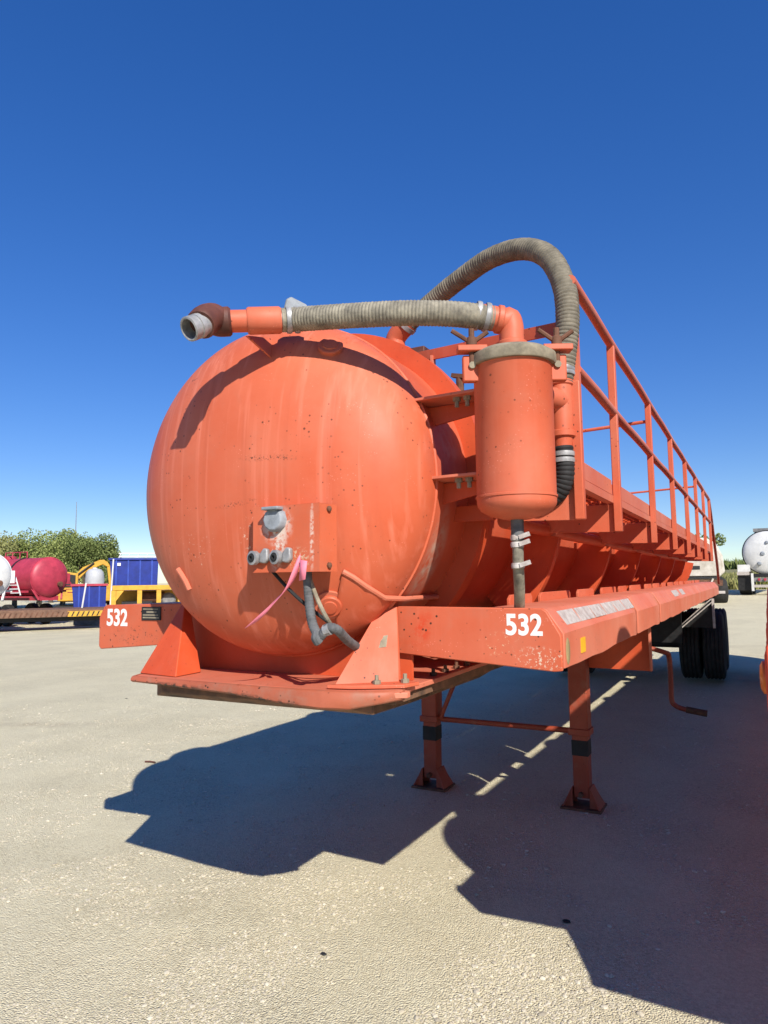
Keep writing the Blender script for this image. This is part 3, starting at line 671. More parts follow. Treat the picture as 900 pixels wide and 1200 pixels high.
# pink ribbon tied to the coupling
rb = MB(); pts = [up(350, 652, -.53), up(346, 668, -.535), up(338, 688, -.53), up(322, 706, -.525), up(305, 722, -.52), up(287, 736, -.515)]
P = catmull(pts, 6); vs = []; n = len(P)
for i, p in enumerate(P):
    t = i/(n-1); wd = (.010+.012*math.sin(math.pi*t)**.7)*(1.0 if t < .85 else (1-t)/.15*.8+.2)
    sd = Vector((.6, math.sin(t*5)*.6, .75)).normalized(); vs += [p+sd*wd+Vector((0, .003*math.sin(t*9), 0)), p-sd*wd]
fs = [(2*i, 2*i+1, 2*i+3, 2*i+2) for i in range(n-1)]
k0 = len(vs); q = up(352, 656, -.535)
vs += [q, q+Vector((.03, 0, -.005)), q+Vector((.022, .0, -.07)), q+Vector((-.005, 0, -.075))]; fs += [(k0, k0+1, k0+2, k0+3)]
ro = rb.add(vs, fs).build('ribbon', M_pink)
mo = ro.modifiers.new('solid', 'SOLIDIFY'); mo.thickness = .002
tag(ro, 'pink plastic ribbon tied to the air coupling and blowing aside', 'ribbon')

# ---------------------------------------------------------------- ground
def ground_material():
    M, nt, B = mat('crushed_limestone')
    v = coords(nt)
    big = noise(nt, v, .35, 5, .6); med = noise(nt, v, 2.5, 6, .65); fine = noise(nt, v, 45, 6, .7)
    c = mix(nt, ramp(nt, big, .35, .65), (0.615, 0.545, 0.359), (0.676, 0.611, 0.409))
    c = mix(nt, mul(nt, ramp(nt, med, .45, .75), .5), c, (0.719, 0.659, 0.460))
    c = mix(nt, mul(nt, ramp(nt, fine, .42, .62, (1,1,1,1), (0,0,0,1)), .38), c, (0.469, 0.407, 0.268))
    vo = N(nt, 'ShaderNodeTexVoronoi'); vo.inputs['Scale'].default_value = 70; nt.links.new(v, vo.inputs['Vector'])
    cell = N(nt, 'ShaderNodeSeparateColor'); nt.links.new(vo.outputs['Color'], cell.inputs[0])
    c = mix(nt, mul(nt, ramp(nt, cell.outputs[0], .3, .95), .45), c, (0.762, 0.701, 0.495))
    patch = ramp(nt, noise(nt, v, .9, 5, .65), .42, .62)
    c = mix(nt, mul(nt, mul(nt, ramp(nt, cell.outputs[1], .5, .95), .6), patch), c, (0.406, 0.348, 0.222))
    vo3 = N(nt, 'ShaderNodeTexVoronoi'); vo3.inputs['Scale'].default_value = 170; nt.links.new(v, vo3.inputs['Vector'])
    ce3 = N(nt, 'ShaderNodeSeparateColor'); nt.links.new(vo3.outputs['Color'], ce3.inputs[0])
    c = mix(nt, mul(nt, mul(nt, ramp(nt, ce3.outputs[0], .45, 1.), .5), patch), c, (0.370, 0.318, 0.203))
    c = mix(nt, mul(nt, ramp(nt, ce3.outputs[1], .5, 1.), .5), c, (0.785, 0.742, 0.535))
    # grey tyre tracks along the yard
    mp = N(nt, 'ShaderNodeMapping'); mp.inputs['Scale'].default_value = (.55, .06, 1); mp.inputs['Rotation'].default_value = (0, 0, R_(38)); nt.links.new(v, mp.inputs[0])
    tr = ramp(nt, noise(nt, mp.outputs[0], 1, 4, .6), .50, .72)
    c = mix(nt, mul(nt, tr, .4), c, (0.554, 0.502, 0.348))
    # oil stain
    for (px, py, sx_, sy_, amt) in ((45, 850, 1.5, .42, .55), (880, 765, 3, .5, .2)):
        d = ray(px, py); t = -CAM.z/d.z; q = CAM+d*t
        m2 = N(nt, 'ShaderNodeMapping', vector_type='TEXTURE'); m2.inputs['Location'].default_value = q; m2.inputs['Rotation'].default_value = (0, 0, YAW); m2.inputs['Scale'].default_value = (sx_, sy_, 10); nt.links.new(v, m2.inputs[0])
        ln = N(nt, 'ShaderNodeVectorMath', operation='LENGTH'); nt.links.new(m2.outputs[0], ln.inputs[0])
        fall = ramp(nt, ln.outputs['Value'], .05, .6, (1,1,1,1), (0,0,0,1))
        c = mix(nt, mul(nt, mul(nt, fall, ramp(nt, med, .4, .6)), amt), c, (0.296, 0.227, 0.142))
    nt.links.new(c, B.inputs['Base Color']); B.inputs['Roughness'].default_value = .95; B.inputs['Specular IOR Level'].default_value = .15
    ad = N(nt, 'ShaderNodeMath', operation='ADD'); nt.links.new(mul(nt, fine, .6), ad.inputs[0])
    vd = N(nt, 'ShaderNodeTexVoronoi'); vd.inputs['Scale'].default_value = 120; nt.links.new(v, vd.inputs['Vector'])
    nt.links.new(mul(nt, vd.outputs['Distance'], -.7), ad.inputs[1])
    ad2 = N(nt, 'ShaderNodeMath', operation='ADD'); nt.links.new(ad.outputs[0], ad2.inputs[0]); nt.links.new(mul(nt, med, 1.2), ad2.inputs[1])
    bump(nt, B, ad2.outputs[0], .85, .014)
    return M
M_ground = ground_material()
def axis(a, b, fine, far):
    out = []; x = 0
    lo = [a]; st = fine
    while lo[-1] > -far: st *= 1.18; lo.append(lo[-1]-st)
    hi = [b]; st = fine
    while hi[-1] < far: st *= 1.18; hi.append(hi[-1]+st)
    n = int((b-a)/fine); return lo[:0:-1]+[a+(b-a)*k/n for k in range(n+1)]+hi[1:]
xs = axis(-7, 5, .12, 2500); ys = axis(-4, 9, .12, 2500)
from mathutils import noise as mn
vs = []
for yy in ys:
    for xx in xs:
        z = gz(xx, yy)
        if abs(xx) < 20 and -8 < yy < 25: z += .010*mn.noise((xx*1.1, yy*1.1, 0))+.006*mn.noise((xx*4, yy*4, 3))
        vs.append((xx, yy, z))
nx = len(xs)
fs = [(j*nx+i, j*nx+i+1, (j+1)*nx+i+1, (j+1)*nx+i) for j in range(len(ys)-1) for i in range(nx-1)]
me = bpy.data.meshes.new('ground'); me.from_pydata(vs, [], fs); me.materials.append(M_ground)
for p in me.polygons: p.use_smooth = True
gr = bpy.data.objects.new('ground', me); C.objects.link(gr); gr['kind'] = 'structure'; gr['label'] = 'pale crushed limestone yard'

# loose stones on the yard
def stones(name, count, smin, smax, area, mt, power=2.2, clump=True):
    rnd = random.Random(len(name)*count)
    protos = []
    for k in range(6):
        bm = bmesh.new(); bmesh.ops.create_icosphere(bm, subdivisions=1, radius=1)
        if k > 1: bmesh.ops.delete(bm, geom=[v_ for v_ in bm.verts if v_.co.z < -.5], context='VERTS')
        for v_ in bm.verts: v_.co *= .75+.5*rnd.random()
        protos.append(([v_.co.copy() for v_ in bm.verts], [tuple(w_.index for w_ in f.verts) for f in bm.faces])); 
        bm.verts.index_update(); bm.free()
    vs = []; fs = []
    n = 0
    while n < count:
        if area == 'near':
            u_ = rnd.random(); dist = 2.1+9.5*u_**1.6; ang = YAW+R_(-36+72*rnd.random())
            x = CAM.x-math.sin(ang)*dist; y = CAM.y+math.cos(ang)*dist
        if clump and mn.noise((x*1.6, y*1.6, 9))+.35*mn.noise((x*6, y*6, 2)) < .02+.45*(rnd.random()-.5): continue
        s = smin+(smax-smin)*rnd.random()**power*(1 if dist > 3 else 1)
        pv, pf = protos[rnd.randrange(6)]
        a = rnd.random()*6.28; ca, sa = math.cos(a), math.sin(a); fl = .30+.30*rnd.random(); el_ = .8+.5*rnd.random()
        z = gz(x, y)+.010*mn.noise((x*1.1, y*1.1, 0))+.006*mn.noise((x*4, y*4, 3))
        b0 = len(vs)
        for p in pv:
            px_, py_ = p.x*el_*s, p.y*s
            vs.append((x+px_*ca-py_*sa, y+px_*sa+py_*ca, z+p.z*s*fl+s*fl*.25))
        fs += [tuple(b0+i for i in f) for f in pf]; n += 1
    me = bpy.data.meshes.new(name); me.from_pydata(vs, [], fs); me.materials.append(mt)
    o = bpy.data.objects.new(name, me); C.objects.link(o); o['kind'] = 'stuff'; return o
def stone_mat():
    M, nt, B = mat('limestone_chips')
    gi = N(nt, 'ShaderNodeNewGeometry').outputs['Random Per Island']
    c = ramp(nt, gi, 0, 1, (.42, .375, .28, 1), (.60, .55, .43, 1))
    c = mix(nt, mul(nt, ramp(nt, gi, .90, .99), .0), c, (.2, .18, .15))
    nt.links.new(c, B.inputs['Base Color']); B.inputs['Roughness'].default_value = .95; B.inputs['Specular IOR Level'].default_value = .15
    return M
M_stone = stone_mat()
o = stones('gravel', 80000, .0018, .0075, 'near', M_stone); o['label'] = 'loose pale gravel scattered over the yard'; o['category'] = 'gravel'
o = stones('loose_pebbles', 4500, .006, .017, 'near', M_stone, 3.0); o['label'] = 'larger limestone pebbles lying on the yard'; o['category'] = 'pebbles'
def gnd(px, py):
    d = ray(px, py); t = -CAM.z/d.z; return CAM+d*t
for (px, py, s) in ((379, 1119, .013), (664, 1081, .017), (148, 819, .016)):
    q = gnd(px, py); bm_ = MB(); rnd = random.Random(px)
    bm_.lathe([(s*.4, 0), (s, s*.25), (s*.8, s*.6), (0, s*.75)], (0, 0, 0), (0, 0, 1), 7)
    bm_.v = [(x*(1+.5*rnd.random())+q.x, y_*(.7+.4*rnd.random())+q.y, z+q.z) for x, y_, z in bm_.v]
    lab = {379: 'small dark lump of dirt alone on the sunlit gravel', 664: 'flat black scrap lying at the shadow edge', 148: 'dark twig scrap on open gravel before the numbered left panel'}[px]
    tag(bm_.build('debris', M_black), lab, 'debris')
q = gnd(170, 894); q2 = gnd(182, 895)
tag(MB().tube([q+Vector((0, 0, .012)), q.lerp(q2, .5)+Vector((0, 0, .016)), q2+Vector((0, 0, .012))], .008, 6).build('twig', M_brown), 'thin dark twig lying beside the shadow of the tank', 'twig')

# ---------------------------------------------------------------- background, left
def facing(px, dist, extra=0):
    d = ray(px, 680); a = math.atan2(-d.x, d.y)
    p = at(px, 680, dist); return (p.x, p.y, gz(p.x, p.y)), a+extra
BR = plain('red_tank_paint', (.45, .045, .075), .45, .2, scale=3)
BW = plain('white_tank_paint', (.66, .66, .64), .45, .12, scale=3)
BWd = plain('dusty_cream_tank_paint', (.52, .49, .43), .6, .25, scale=3, dark=(.33, .29, .23))
BB2 = plain('light_blue_paint', (.03, .07, .38), .45, .2, scale=3)
BPl = plain('cloudy_white_plastic', (.45, .47, .49), .5, .12, scale=3)
BB = plain('blue_bin_paint', (.010, .028, .24), .45, .25, scale=3)
BY = plain('yellow_machine_paint', (.62, .34, .035), .5, .2, scale=4)
BWood = plain('weathered_deck_wood', (.20, .11, .07), .85, .3, scale=6)
BGr = plain('dull_metal', (.22, .22, .22), .6, .3, scale=5)

def mini_wheel(par, x, y, z, r, w_, axis=(0, 1, 0), rim=BW):
    t = MB().lathe([(r*.55, -w_/2), (r*.92, -w_/2), (r, -w_*.35), (r, w_*.35), (r*.92, w_/2), (r*.55, w_/2)], (x, y, z), axis, 24).build('tyre', M_tyre, par)
    MB().lathe([(r*.56, -w_*.4), (r*.5, w_*.2), (r*.2, w_*.3), (0, w_*.3)], (x, y, z), [-a for a in axis], 18).build('rim', rim, t)
    return t

# tank trailers at the left
def bg_tank(px, dist, R, L, zc, rot, mt, lab, name, legs=False):
    loc, a = facing(px, dist, rot); o = empty(name, loc, a); tag(o, lab, 'trailer', 'tank trailers across the yard')
    hp = [(R*math.sin(math.pi/2*k/10), .35*R*(1-math.cos(math.pi/2*k/10))) for k in range(11)]
    sh = MB().lathe(hp+[(R, L-.35*R)]+[(R*math.sin(math.pi/2*k/10), L-.35*R+.35*R*math.cos(math.pi/2*k/10)) for k in range(9, -1, -1)], (0, 0, zc), (0, 1, 0), 40).build('tank', mt, o)
    MB().lathe([(R*1.02, .35*R-.04), (R*1.02, .35*R+.04)], (0, 0, zc), (0, 1, 0), 40).build('head_band', mt, sh)
    MB().box(-.5, .5, .3, L, zc-R-.14, zc-R+.06).build('chassis', mt, o)
    MB().box(-1.1, -.8, .6, L, zc-R*.75, zc-R*.75+.1).build('catwalk', mt, o); MB().box(.8, 1.1, .6, L, zc-R*.75, zc-R*.75+.1).build('catwalk', mt, o)
    b = MB()
    for k in range(4):
        yy = L*.25+k*.6; b.rod((-.3, yy, zc+R-.02), (-.3, yy, zc+R+.28), .025); 
    b.rod((-.3, L*.25, zc+R+.28), (-.3, L*.25+1.8, zc+R+.28), .025).build('top_handrail', mt, o)
    MB().lathe([(.3, zc+R-.05), (.3, zc+R+.12), (.0, zc+R+.16)], (0, L*.55, 0), (0, 0, 1), 20).build('manhole', mt, o)
    MB().lathe([(.12, 0), (.12, .12), (.0, .14)], (.35, .02, zc-R*.35), (0, -1, 0), 14).build('valve', M_rust, o)
    MB().lathe([(R*1.025, L*.30), (R*1.025, L*.30+.12)], (0, 0, zc), (0, 1, 0), 40).build('strap', M_blackp, sh)
    MB().box(R*.72, R*1.12, .25, 1.0, zc-R*.35, zc+R*.2).build('valve_cabinet', mt, o)
    for s in (-1, 1): MB().bar((s*.55, .15, zc-R-.1), (s*.75, .4, zc-R*.55), .08, .08).build('saddle_leg', mt, o)
    for q in range(4): MB().rod((R*.9, .1+.12*q, zc-R+.2+.16*q), (R*1.3, .1+.12*q, zc-R+.2+.16*q), .02).build('ladder_rung', mt, o)
    MB().bar((R*1.3, .05, zc-R+.1), (R*1.3, .6, zc-R+.85), .04, .04).build('ladder_rail', mt, o)
    for k in (0, 1):
        for s in (-1, 1): mini_wheel(o, s*.95, L*.30+k*1.15, .5, .5, .3, (1, 0, 0))
    if legs:
        for s in (-1, 1): 
            lg = MB().box(s*.6-.06, s*.6+.06, .9, 1.02, .05, zc-R).build('landing_leg', M_blackp, o); MB().box(s*.6-.16, s*.6+.16, .8, 1.12, 0, .05).build('foot_pad', M_blackp, lg)
    return o
bg_tank(62, 36, .93, 6.5, 2.24, R_(33), BR, 'dull red tank trailer behind the long flatbed deck', 'tank_trailer')
bg_tank(-12, 32, .93, 6.5, 2.28, R_(20), BW, 'white tank trailer on landing legs beside the red tank', 'tank_trailer', True)
# long flatbed deck
loc, a = facing(52, 31.5, R_(-4)); fz = .24; fb = empty('flatbed_trailer', loc, a); tag(fb, 'low flatbed trailer with brown and yellow chevron edge in front of the red tank', 'flatbed')
MB().box(-4.2, 2.45, 0, 2.4, .74, .84).build('deck', BWood, fb)
MB().box(-4.2, .9, -.04, -.002, .54, .76).build('side_rail', BWood, fb)
MB().box(.902, 2.45, -.04, -.002, .54, .76).build('side_rail', BY, fb)
for k in range(34):
    x = -4.1+k*.19; MB().prism([(x, .56), (x+.05, .56), (x+.13, .74), (x+.08, .74)], 1, -.055, -.041).build('chevron_stripe', M_blackp if x > .9 else M_rust, fb)
MB().box(-4.0, 2.3, .5, .7, .34, .56).build('frame_beam', M_blackp, fb); MB().box(-4.0, 2.3, 1.7, 1.9, .34, .56).build('frame_beam', M_blackp, fb)
for k in range(3): mini_wheel(fb, -3.6+.8*k, 2.0, .36, .36, .25)
# blue bins
def bin_(px, dist, w_, d_, h, z0, lab, rot=0, ribs=4, rail=False, lip=None):
    loc, a = facing(px, dist, rot); o = empty('blue_bin', (loc[0], loc[1], loc[2]), a); tag(o, lab, 'bin', 'blue steel bins')
    t = .12
    MB().prism([(-w_/2+t, z0), (w_/2-t*.3, z0), (w_/2, z0+h), (-w_/2, z0+h)], 1, 0, d_).build('hopper', BB, o, bevel=.02)
    MB().box(-w_/2-.06, w_/2+.06, -.07, d_+.07, z0+h, z0+h+.1).build('rim', lip or BB, o)
    for k in range(ribs):
        x = -w_/2+.3+(w_-.6)*k/(ribs-1); MB().box(x-.03, x+.03, -.05, -.002, z0+.05, z0+h-.02).build('rib', BB2, o)
    MB().box(-w_/2+.1, w_/2-.1, .02, .3, 0 if z0 < .3 else .05, z0).build('skid', BB if z0 < .3 else BGr, o)
    MB().box(-w_/2+.1, w_/2-.1, d_-.3, d_, 0 if z0 < .3 else .05, z0).build('skid', BGr, o)
    if rail:
        for k in range(7): MB().rod((-w_/2+.4+k*.42, .2, z0+h+.1), (-w_/2+.4+k*.42+.1, .2, z0+h+.33), .025).build('rail_post', BW, o)
        MB().rod((-w_/2+.4, .2, z0+h+.33), (w_/2-.1, .2, z0+h+.33), .03).build('rail_bar', BW, o); MB().rod((-w_/2+.4, .2, z0+h+.16), (w_/2-.1, .2, z0+h+.16), .03).build('rail_bar', BW, o)
        MB().box(-w_/2+.35, -w_/2+.5, -.06, -.052, z0+h-.28, z0+h-.14).build('sticker', M_white, o)
    return o
bin_(105, 34.6, 1.45, 1.6, 1.35, .45, 'low blue bin with a red rim standing behind the yellow chevron deck edge', lip=BR, ribs=3)
bin_(157, 36.5, 2.25, 2.0, 1.55, 1.48, 'tall blue tank bin with a white railing on top', rail=True)
for (pa, pb, d_, nm) in (((101, 683), (96, 713), 32.8, 'pale leaning pole against the low blue bin'), ((133, 655), (129, 712), 34.0, 'tall pale pole standing beside the railed blue bin')):
    A = at(*pa, d_); B_ = at(*pb, d_); zg = gz(B_.x, B_.y); k = (zg+.35-A.z)/(B_.z-A.z); tag(MB().rod(A, A.lerp(B_, k), .035, 8).build('pole', BW), nm, 'pole')
# yellow machine frame in front of the bins
loc, a = facing(170, 30.5); ym = empty('yellow_frame_machine', loc, a); tag(ym, 'yellow steel equipment frame between the blue bins and the orange trailer', 'machine')
MB().box(-1.25, 1.6, 0, 1.6, 1.52, 1.72).build('top_plate', BY, ym, bevel=.02)
for x in (-1.2, -.2, .55, 1.4): MB().box(x-.09, x+.09, .02, .2, 0, 1.52).build('upright', BY, ym)
for x in (-1.2, 1.4): MB().box(x-.09, x+.09, 1.4, 1.58, 0, 1.52).build('upright', BY, ym)
MB().box(-1.25, 1.6, .05, .25, .55, .95).build('lower_rail', BY, ym); MB().box(-1.15, 1.35, 1.42, 1.5, .4, 1.5).build('back_panel', BY, ym)
MB().prism([(-1.1, 1.52), (-.8, 1.52), (-1.1, 1.1)], 1, .03, .06).build('gusset', BY, ym)
MB().lathe([(.25, 0), (.25, .9)], (-.1, .8, 1.2), (1, 0, 0), 18).build('drum', M_rust, ym); MB().lathe([(.22, 0), (.3, .08), (.3, .3), (.22, .38)], (.95, .5, 1.1), (0, 1, 0), 18).build('flywheel', BGr, ym)
MB().box(-.9, .3, .5, 1.3, .85, 1.05).build('engine_bed', M_blackp, ym)
# excavator behind
loc, a = facing(103, 42); ex = empty('excavator', loc, a); tag(ex, 'yellow excavator with its boom raised behind the blue bins', 'excavator')
for y_ in (0, 1.9):
    b = MB(); b.prism([(-1.6, .1), (-1.3, 0), (1.3, 0), (1.6, .1), (1.75, .45), (1.6, .75), (-1.6, .75), (-1.75, .45)], 1, y_, y_+.5); b.build('track', M_blackp, ex)
MB().box(-1.3, 1.5, .1, 2.3, .95, 1.9).build('house', BY, ex, bevel=.05); MB().lathe([(.6, .7), (.6, .96)], (0, 1.2, 0), (0, 0, 1), 20).build('slew_ring', M_blackp, ex)
cb = MB().prism([(-1.5, 1.0), (-.5, 1.0), (-.5, 2.5), (-1.2, 2.6), (-1.5, 1.8)], 1, -.1, 1.0).build('cab', BY, ex, bevel=.04); MB().prism([(-1.3, 1.75), (-.62, 1.75), (-.62, 2.4), (-1.12, 2.48)], 1, -.13, -.102).build('window', M_blackp, cb)
MB().prism([(-1.1, 1.9), (-.95, 1.65), (-.1, 2.6), (.75, 3.02), (1.05, 2.85), (1.15, 2.95), (.85, 3.28), (.6, 3.28), (-.3, 2.85)], 1, 1.1, 1.45).build('boom', BY, ex, bevel=.03)
MB().prism([(.95, 3.25), (1.15, 2.95), (1.35, 1.0), (1.22, 1.0)], 1, 1.12, 1.42).build('dipper_arm', BY, ex, bevel=.03)
MB().prism([(1.0, 1.0), (1.5, 1.0), (1.6, .4), (1.2, .05), (.9, .3)], 1, .9, 1.6).build('bucket', M_rust, ex)
MB().rod((-.7, 1.05, 2.3), (.3, 1.05, 3.1), .05).build('hydraulic_ram', M_blackp, ex)
# poly tank
loc, a = facing(111, 39); pt = empty('poly_tank', loc, a); tag(pt, 'white upright plastic tank beside the excavator boom', 'tank')
MB().lathe([(.0, .9), (.3, .92), (.42, 1.15), (.46, 1.6), (.46, 2.2), (.42, 2.5), (.3, 2.66), (.12, 2.7), (.0, 2.7)], (0, 0, 0), (0, 0, 1), 28).build('vessel', BPl, pt, ang=60)
MB().lathe([(.12, 2.68), (.12, 2.75), (0, 2.76)], (0, 0, 0), (0, 0, 1), 16).build('lid', BW, pt); MB().box(-.6, .6, -.6, .6, 0, .9).build('stand', BGr, pt)

# trees
def leaf_mat(name, a, b):
    M, nt, B = mat(name)
    gi = N(nt, 'ShaderNodeNewGeometry').outputs['Random Per Island']
    nt.links.new(ramp(nt, gi, 0, 1, (*a, 1), (*b, 1)), B.inputs['Base Color']); B.inputs['Roughness'].default_value = .7; B.inputs['Specular IOR Level'].default_value = .2
    return M
LF = [leaf_mat('mesquite_leaf', (.10, .14, .032), (.25, .28, .09)), leaf_mat('oak_leaf', (.07, .10, .026), (.17, .205, .065)), leaf_mat('dry_leaf', (.12, .135, .04), (.26, .26, .10))]
M_bark = plain('bark', (.10, .08, .06), .9, .3)
def tree(px, dist, H, rx, lab, mi=0, n=5200, seed=1, grp='trees beyond the yard', ls=.10):
    rnd = random.Random(seed); p = at(px, 680, dist); o = empty('tree', (p.x, p.y, gz(p.x, p.y)-.05)); tag(o, lab, 'tree', grp)
    tr = MB().tube(catmull([(0, 0, 0), (.08*rnd.uniform(-1, 1), .05, H*.2), (.25*rnd.uniform(-1, 1), .1, H*.45), (.3*rnd.uniform(-1, 1), 0, H*.7)], 4), [H*.035*(1-.06*k) for k in range(13)], 8)
    cl = []
    for k in range(17):
        a = rnd.random()*6.28; rr = rx*rnd.random()**.5*.8; z = H*(.42+.48*rnd.random()); 
        q = Vector((math.cos(a)*rr, math.sin(a)*rr, z-.10*H*(rr/rx)**2*2)); cl.append((q, rx*(.26+.2*rnd.random())))
        if k < 9: tr.tube([(0, 0, H*(.22+.03*k)), Vector((0, 0, H*.35)).lerp(q, .6), q], [H*.016, H*.010, H*.004], 6)
    tr.build('trunk', M_bark, o)
    vs = []; fs = []
    for i in range(n):
        q, r = cl[rnd.randrange(len(cl))]
        d = Vector((rnd.gauss(0, 1), rnd.gauss(0, 1), rnd.gauss(0, .8))).normalized()*r*(.35+.75*rnd.random()**.6)
        c = q+d; s = ls*(.6+.9*rnd.random())
        e1_ = Vector((rnd.gauss(0, 1), rnd.gauss(0, 1), rnd.gauss(0, 1))).normalized(); e2 = e1_.orthogonal().normalized()*s*.6; e1_ *= s
        b0 = len(vs); vs += [c-e1_, c+e2, c+e1_*.9, c-e2]; fs.append((b0, b0+1, b0+2, b0+3))
    me = bpy.data.meshes.new('crown'); me.from_pydata(vs, [], fs); me.materials.append(LF[mi]); cr_ = bpy.data.objects.new('crown', me); C.objects.link(cr_); cr_.parent = o
TL_ = [(-14, 60, 6.47, 2.7, 'pale green mesquite tree rising behind the white tank trailer', 2), (18, 66, 6.38, 2.6, 'olive green tree rising behind the gap between white and red tanks', 2), (46, 62, 6.65, 2.8, 'broad bright green tree rising behind the red tank', 0),
       (74, 68, 6.99, 2.9, 'tall green tree behind the thin radio mast', 0), (100, 63, 6.20, 2.5, 'dark green tree rising above the excavator boom', 1), (122, 70, 6.03, 2.1, 'dark green tree tapering down toward the railed blue bin', 1),
       (149, 75, 4.37, .9, 'thin sparse sapling above the white railing', 1)]
for i, (px, d_, H, rx, lab, mi) in enumerate(TL_): tree(px, d_, H, rx, lab, mi, 14000 if i < 6 else 700, 20+i, ls=.075)
tree(60, 82, 7.0, 3.4, 'hazy green tree far behind the red tank and its neighbours', 1, 4000, 50); tree(112, 84, 6.4, 3.2, 'hazy green tree far behind the excavator', 1, 4000, 51)
A = at(87, 680, 90); mz = at(87, 588, 90).z
tag(MB().tube([(A.x, A.y, -.3), (A.x, A.y, mz*.6), (A.x, A.y, mz)], [.09, .06, .03], 6).build('radio_mast', BGr), 'thin grey radio mast standing above the trees', 'mast')

# ---------------------------------------------------------------- background, right
loc, a = facing(900, 36, R_(-4)); wt = empty('tank_truck', loc, a); tag(wt, 'white tank truck seen from behind with dark bumper and valves', 'truck', 'white tank vehicles at the far side')
R2 = .98; zc2 = 1.98-.05
hp = [(R2*math.sin(math.pi/2*k/10), .25*(1-math.cos(math.pi/2*k/10))) for k in range(11)]
tk = MB().lathe(hp+[(R2, 7)], (0, 0, zc2), (0, 1, 0), 48).build('tank', BW, wt)
MB().lathe([(R2+.03, .22), (R2+.03, .42)], (0, 0, zc2), (0, 1, 0), 48).build('rear_band', M_blackp, tk)
for (vx, vz, r) in ((-.15, -.05, .1), (-.3, -.5, .09), (.25, -.35, .12), (.05, .45, .08)): MB().lathe([(r, -.1), (r, .05), (r*.6, .09), (0, .09)], (vx, .05, zc2+vz), (0, -1, 0), 14).build('valve', M_grey, tk)
MB().box(-.5, 1.2, .3, 3, zc2+R2-.01, zc2+R2+.14).build('walkway', BGr, wt)
MB().box(-1.25, -.75, .1, 1.6, .92, 1.08).build('mudguard', M_tape, wt); MB().box(-1.22, -.7, .15, .6, 1.081, 1.4).build('toolbox', BW, wt)
for s in (-1, 1):
    for y_ in (.9, 2.2): mini_wheel(wt, s*.98, y_, .5, .5, .5, (1, 0, 0))
    MB().box(s*.98-.26, s*.98+.26, .22, .235, .22, .95).build('mud_flap', M_blackp, wt)
    MB().box(s*.62-.05, s*.62+.05, .0, .1, .2, 1.0).build('bumper_post', BW, wt)
MB().box(-.66, .9, .0, .08, .36, .48).build('bumper_bar', M_tape, wt); MB().box(-.66, .9, .02, .1, .82, .98).build('rear_beam', M_blackp, wt)
for k in range(4): MB().lathe([(.06, 0), (.06, .03), (0, .04)], (-.35+.24*k, -.002, .72), (0, -1, 0), 12).build('tail_lamp', BR, wt)
MB().box(-.6, .9, .03, .06, .62, .8).build('lamp_bar', BGr, wt)

loc, a = facing(818, 30, R_(9)); wk = empty('tank_truck', loc, a); tag(wk, 'dusty white tank truck half hidden behind the far end of the handrail', 'truck', 'white tank vehicles at the far side')
tk = MB().prism([(-.95, .95), (.75, .95), (1.08, 1.25), (1.02, 1.9), (.8, 2.4), (.45, 2.62), (-.8, 2.62), (-1.0, 2.2)], 1, .4, 7).build('tank', BWd, wk, bevel=.08, segs=3)
MB().box(-.95, .85, .05, .38, 1.1, 1.72).build('rear_cabinet', BWd, wk, bevel=.02); MB().box(-.6, .1, .035, .049, 1.36, 1.5).build('faded_lettering', M_blackp, wk)
MB().box(-.95, .9, .02, .3, 1.0, 1.07).build('rear_beam', M_blackp, wk); MB().box(-.9, .9, .06, .3, .72, .95).build('pump_deck', M_rust, wk)
for s in (-1, 1):
    for y_ in (.9, 2.2): mini_wheel(wk, s*.9, y_, .5, .5, .5, (1, 0, 0))
    MB().bar((s*.3, .02, .5), (s*.55, .02, 1.0), .06, .06).build('brace', BWd, wk)
MB().box(-.95, .95, 0, .08, .42, .52).build('bumper_bar', M_tape, wk)
tree(828, 62, 4.7, 1.5, 'dark sparse tree behind the dusty white tank truck', 1, 2600, 71, ls=.12)
tree(808, 70, 5.4, 1.9, 'dark tree glimpsed through the far handrail posts', 1, 2600, 72, ls=.12)

# grassy field and far hedge to the right
def field_mat():
    M, nt, B = mat('field_grass'); v = coords(nt)
    c = mix(nt, ramp(nt, noise(nt, v, .25, 6, .65), .35, .65), (.16, .165, .05), (.27, .235, .11)); nt.links.new(c, B.inputs['Base Color']); B.inputs['Roughness'].default_value = .9
    bump(nt, B, noise(nt, v, 6, 5), .8, .2); return M
vs = []; fs = []
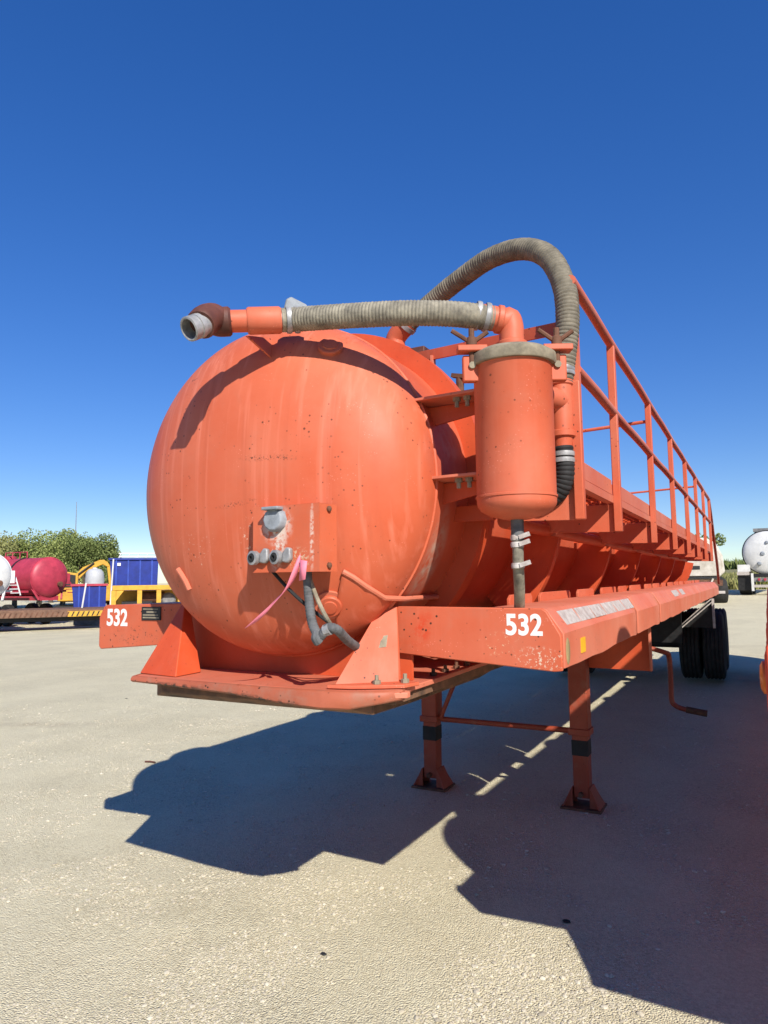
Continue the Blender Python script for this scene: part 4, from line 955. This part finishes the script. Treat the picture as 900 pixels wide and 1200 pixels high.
# strip of field between 47 m and 400 m in the direction right of the trailer, climbing gently
nu, nv_ = 40, 24
for j in range(nv_+1):
    dd_ = 46*(9**(j/nv_))
    for i in range(nu+1):
        ang = -R_(26)+R_(48)*i/nu; x = CAM.x-math.sin(ang)*dd_; y = CAM.y+math.cos(ang)*dd_
        vs.append((x, y, gz(x, y)+.03+.0125*max(0, dd_-50)+.12*mn.noise((x*.12, y*.12, 0))*smooth(48, 60, dd_)))
for j in range(nv_):
    for i in range(nu): k = j*(nu+1)+i; fs.append((k, k+1, k+nu+2, k+nu+1))
me = bpy.data.meshes.new('field'); me.from_pydata(vs, [], fs); me.materials.append(field_mat())
for p in me.polygons: p.use_smooth = True
fo = bpy.data.objects.new('field', me); C.objects.link(fo); fo['kind'] = 'structure'; fo['label'] = 'rough green and straw field rising behind the yard'
# tall grass and weeds along the field edge, and far scrub
def blades(name, mt, count, dmin, dmax, hmin, hmax, a0, a1, wd, seed, lab, cat, lift=0):
    rnd = random.Random(seed); vs = []; fs = []
    for _ in range(count):
        d_ = dmin+(dmax-dmin)*rnd.random()**1.5; ang = a0+(a1-a0)*rnd.random(); x = CAM.x-math.sin(ang)*d_; y = CAM.y+math.cos(ang)*d_
        z = gz(x, y)+.0125*max(0, d_-50); h = hmin+(hmax-hmin)*rnd.random()*(.5+.5*(mn.noise((x*.3, y*.3, 0))+.6)); t = rnd.random()*6.28; q = Vector((math.cos(t), math.sin(t), 0))*wd
        ln_ = Vector((rnd.gauss(0, .3)*h, rnd.gauss(0, .3)*h, h)); b0 = len(vs); c = Vector((x, y, z-.05)); vs += [c-q, c+q, c+q*.6+ln_*.6, c+ln_, c-q*.6+ln_*.6]; fs.append((b0, b0+1, b0+2, b0+3, b0+4))
    me = bpy.data.meshes.new(name); me.from_pydata(vs, [], fs); me.materials.append(mt); o = bpy.data.objects.new(name, me); C.objects.link(o); o['kind'] = 'stuff'; o['label'] = lab; o['category'] = cat
blades('field_grass', leaf_mat('grass_blades', (.14, .16, .04), (.32, .29, .12)), 26000, 46, 110, .25, .9, -R_(8), R_(10), .09, 5, 'tall green and straw grass along the yard edge', 'grass')
blades('far_scrub', LF[1], 14000, 330, 400, 1.2, 5.5, -R_(20), R_(20), .9, 6, 'dark line of far scrub on the low skyline', 'scrub')
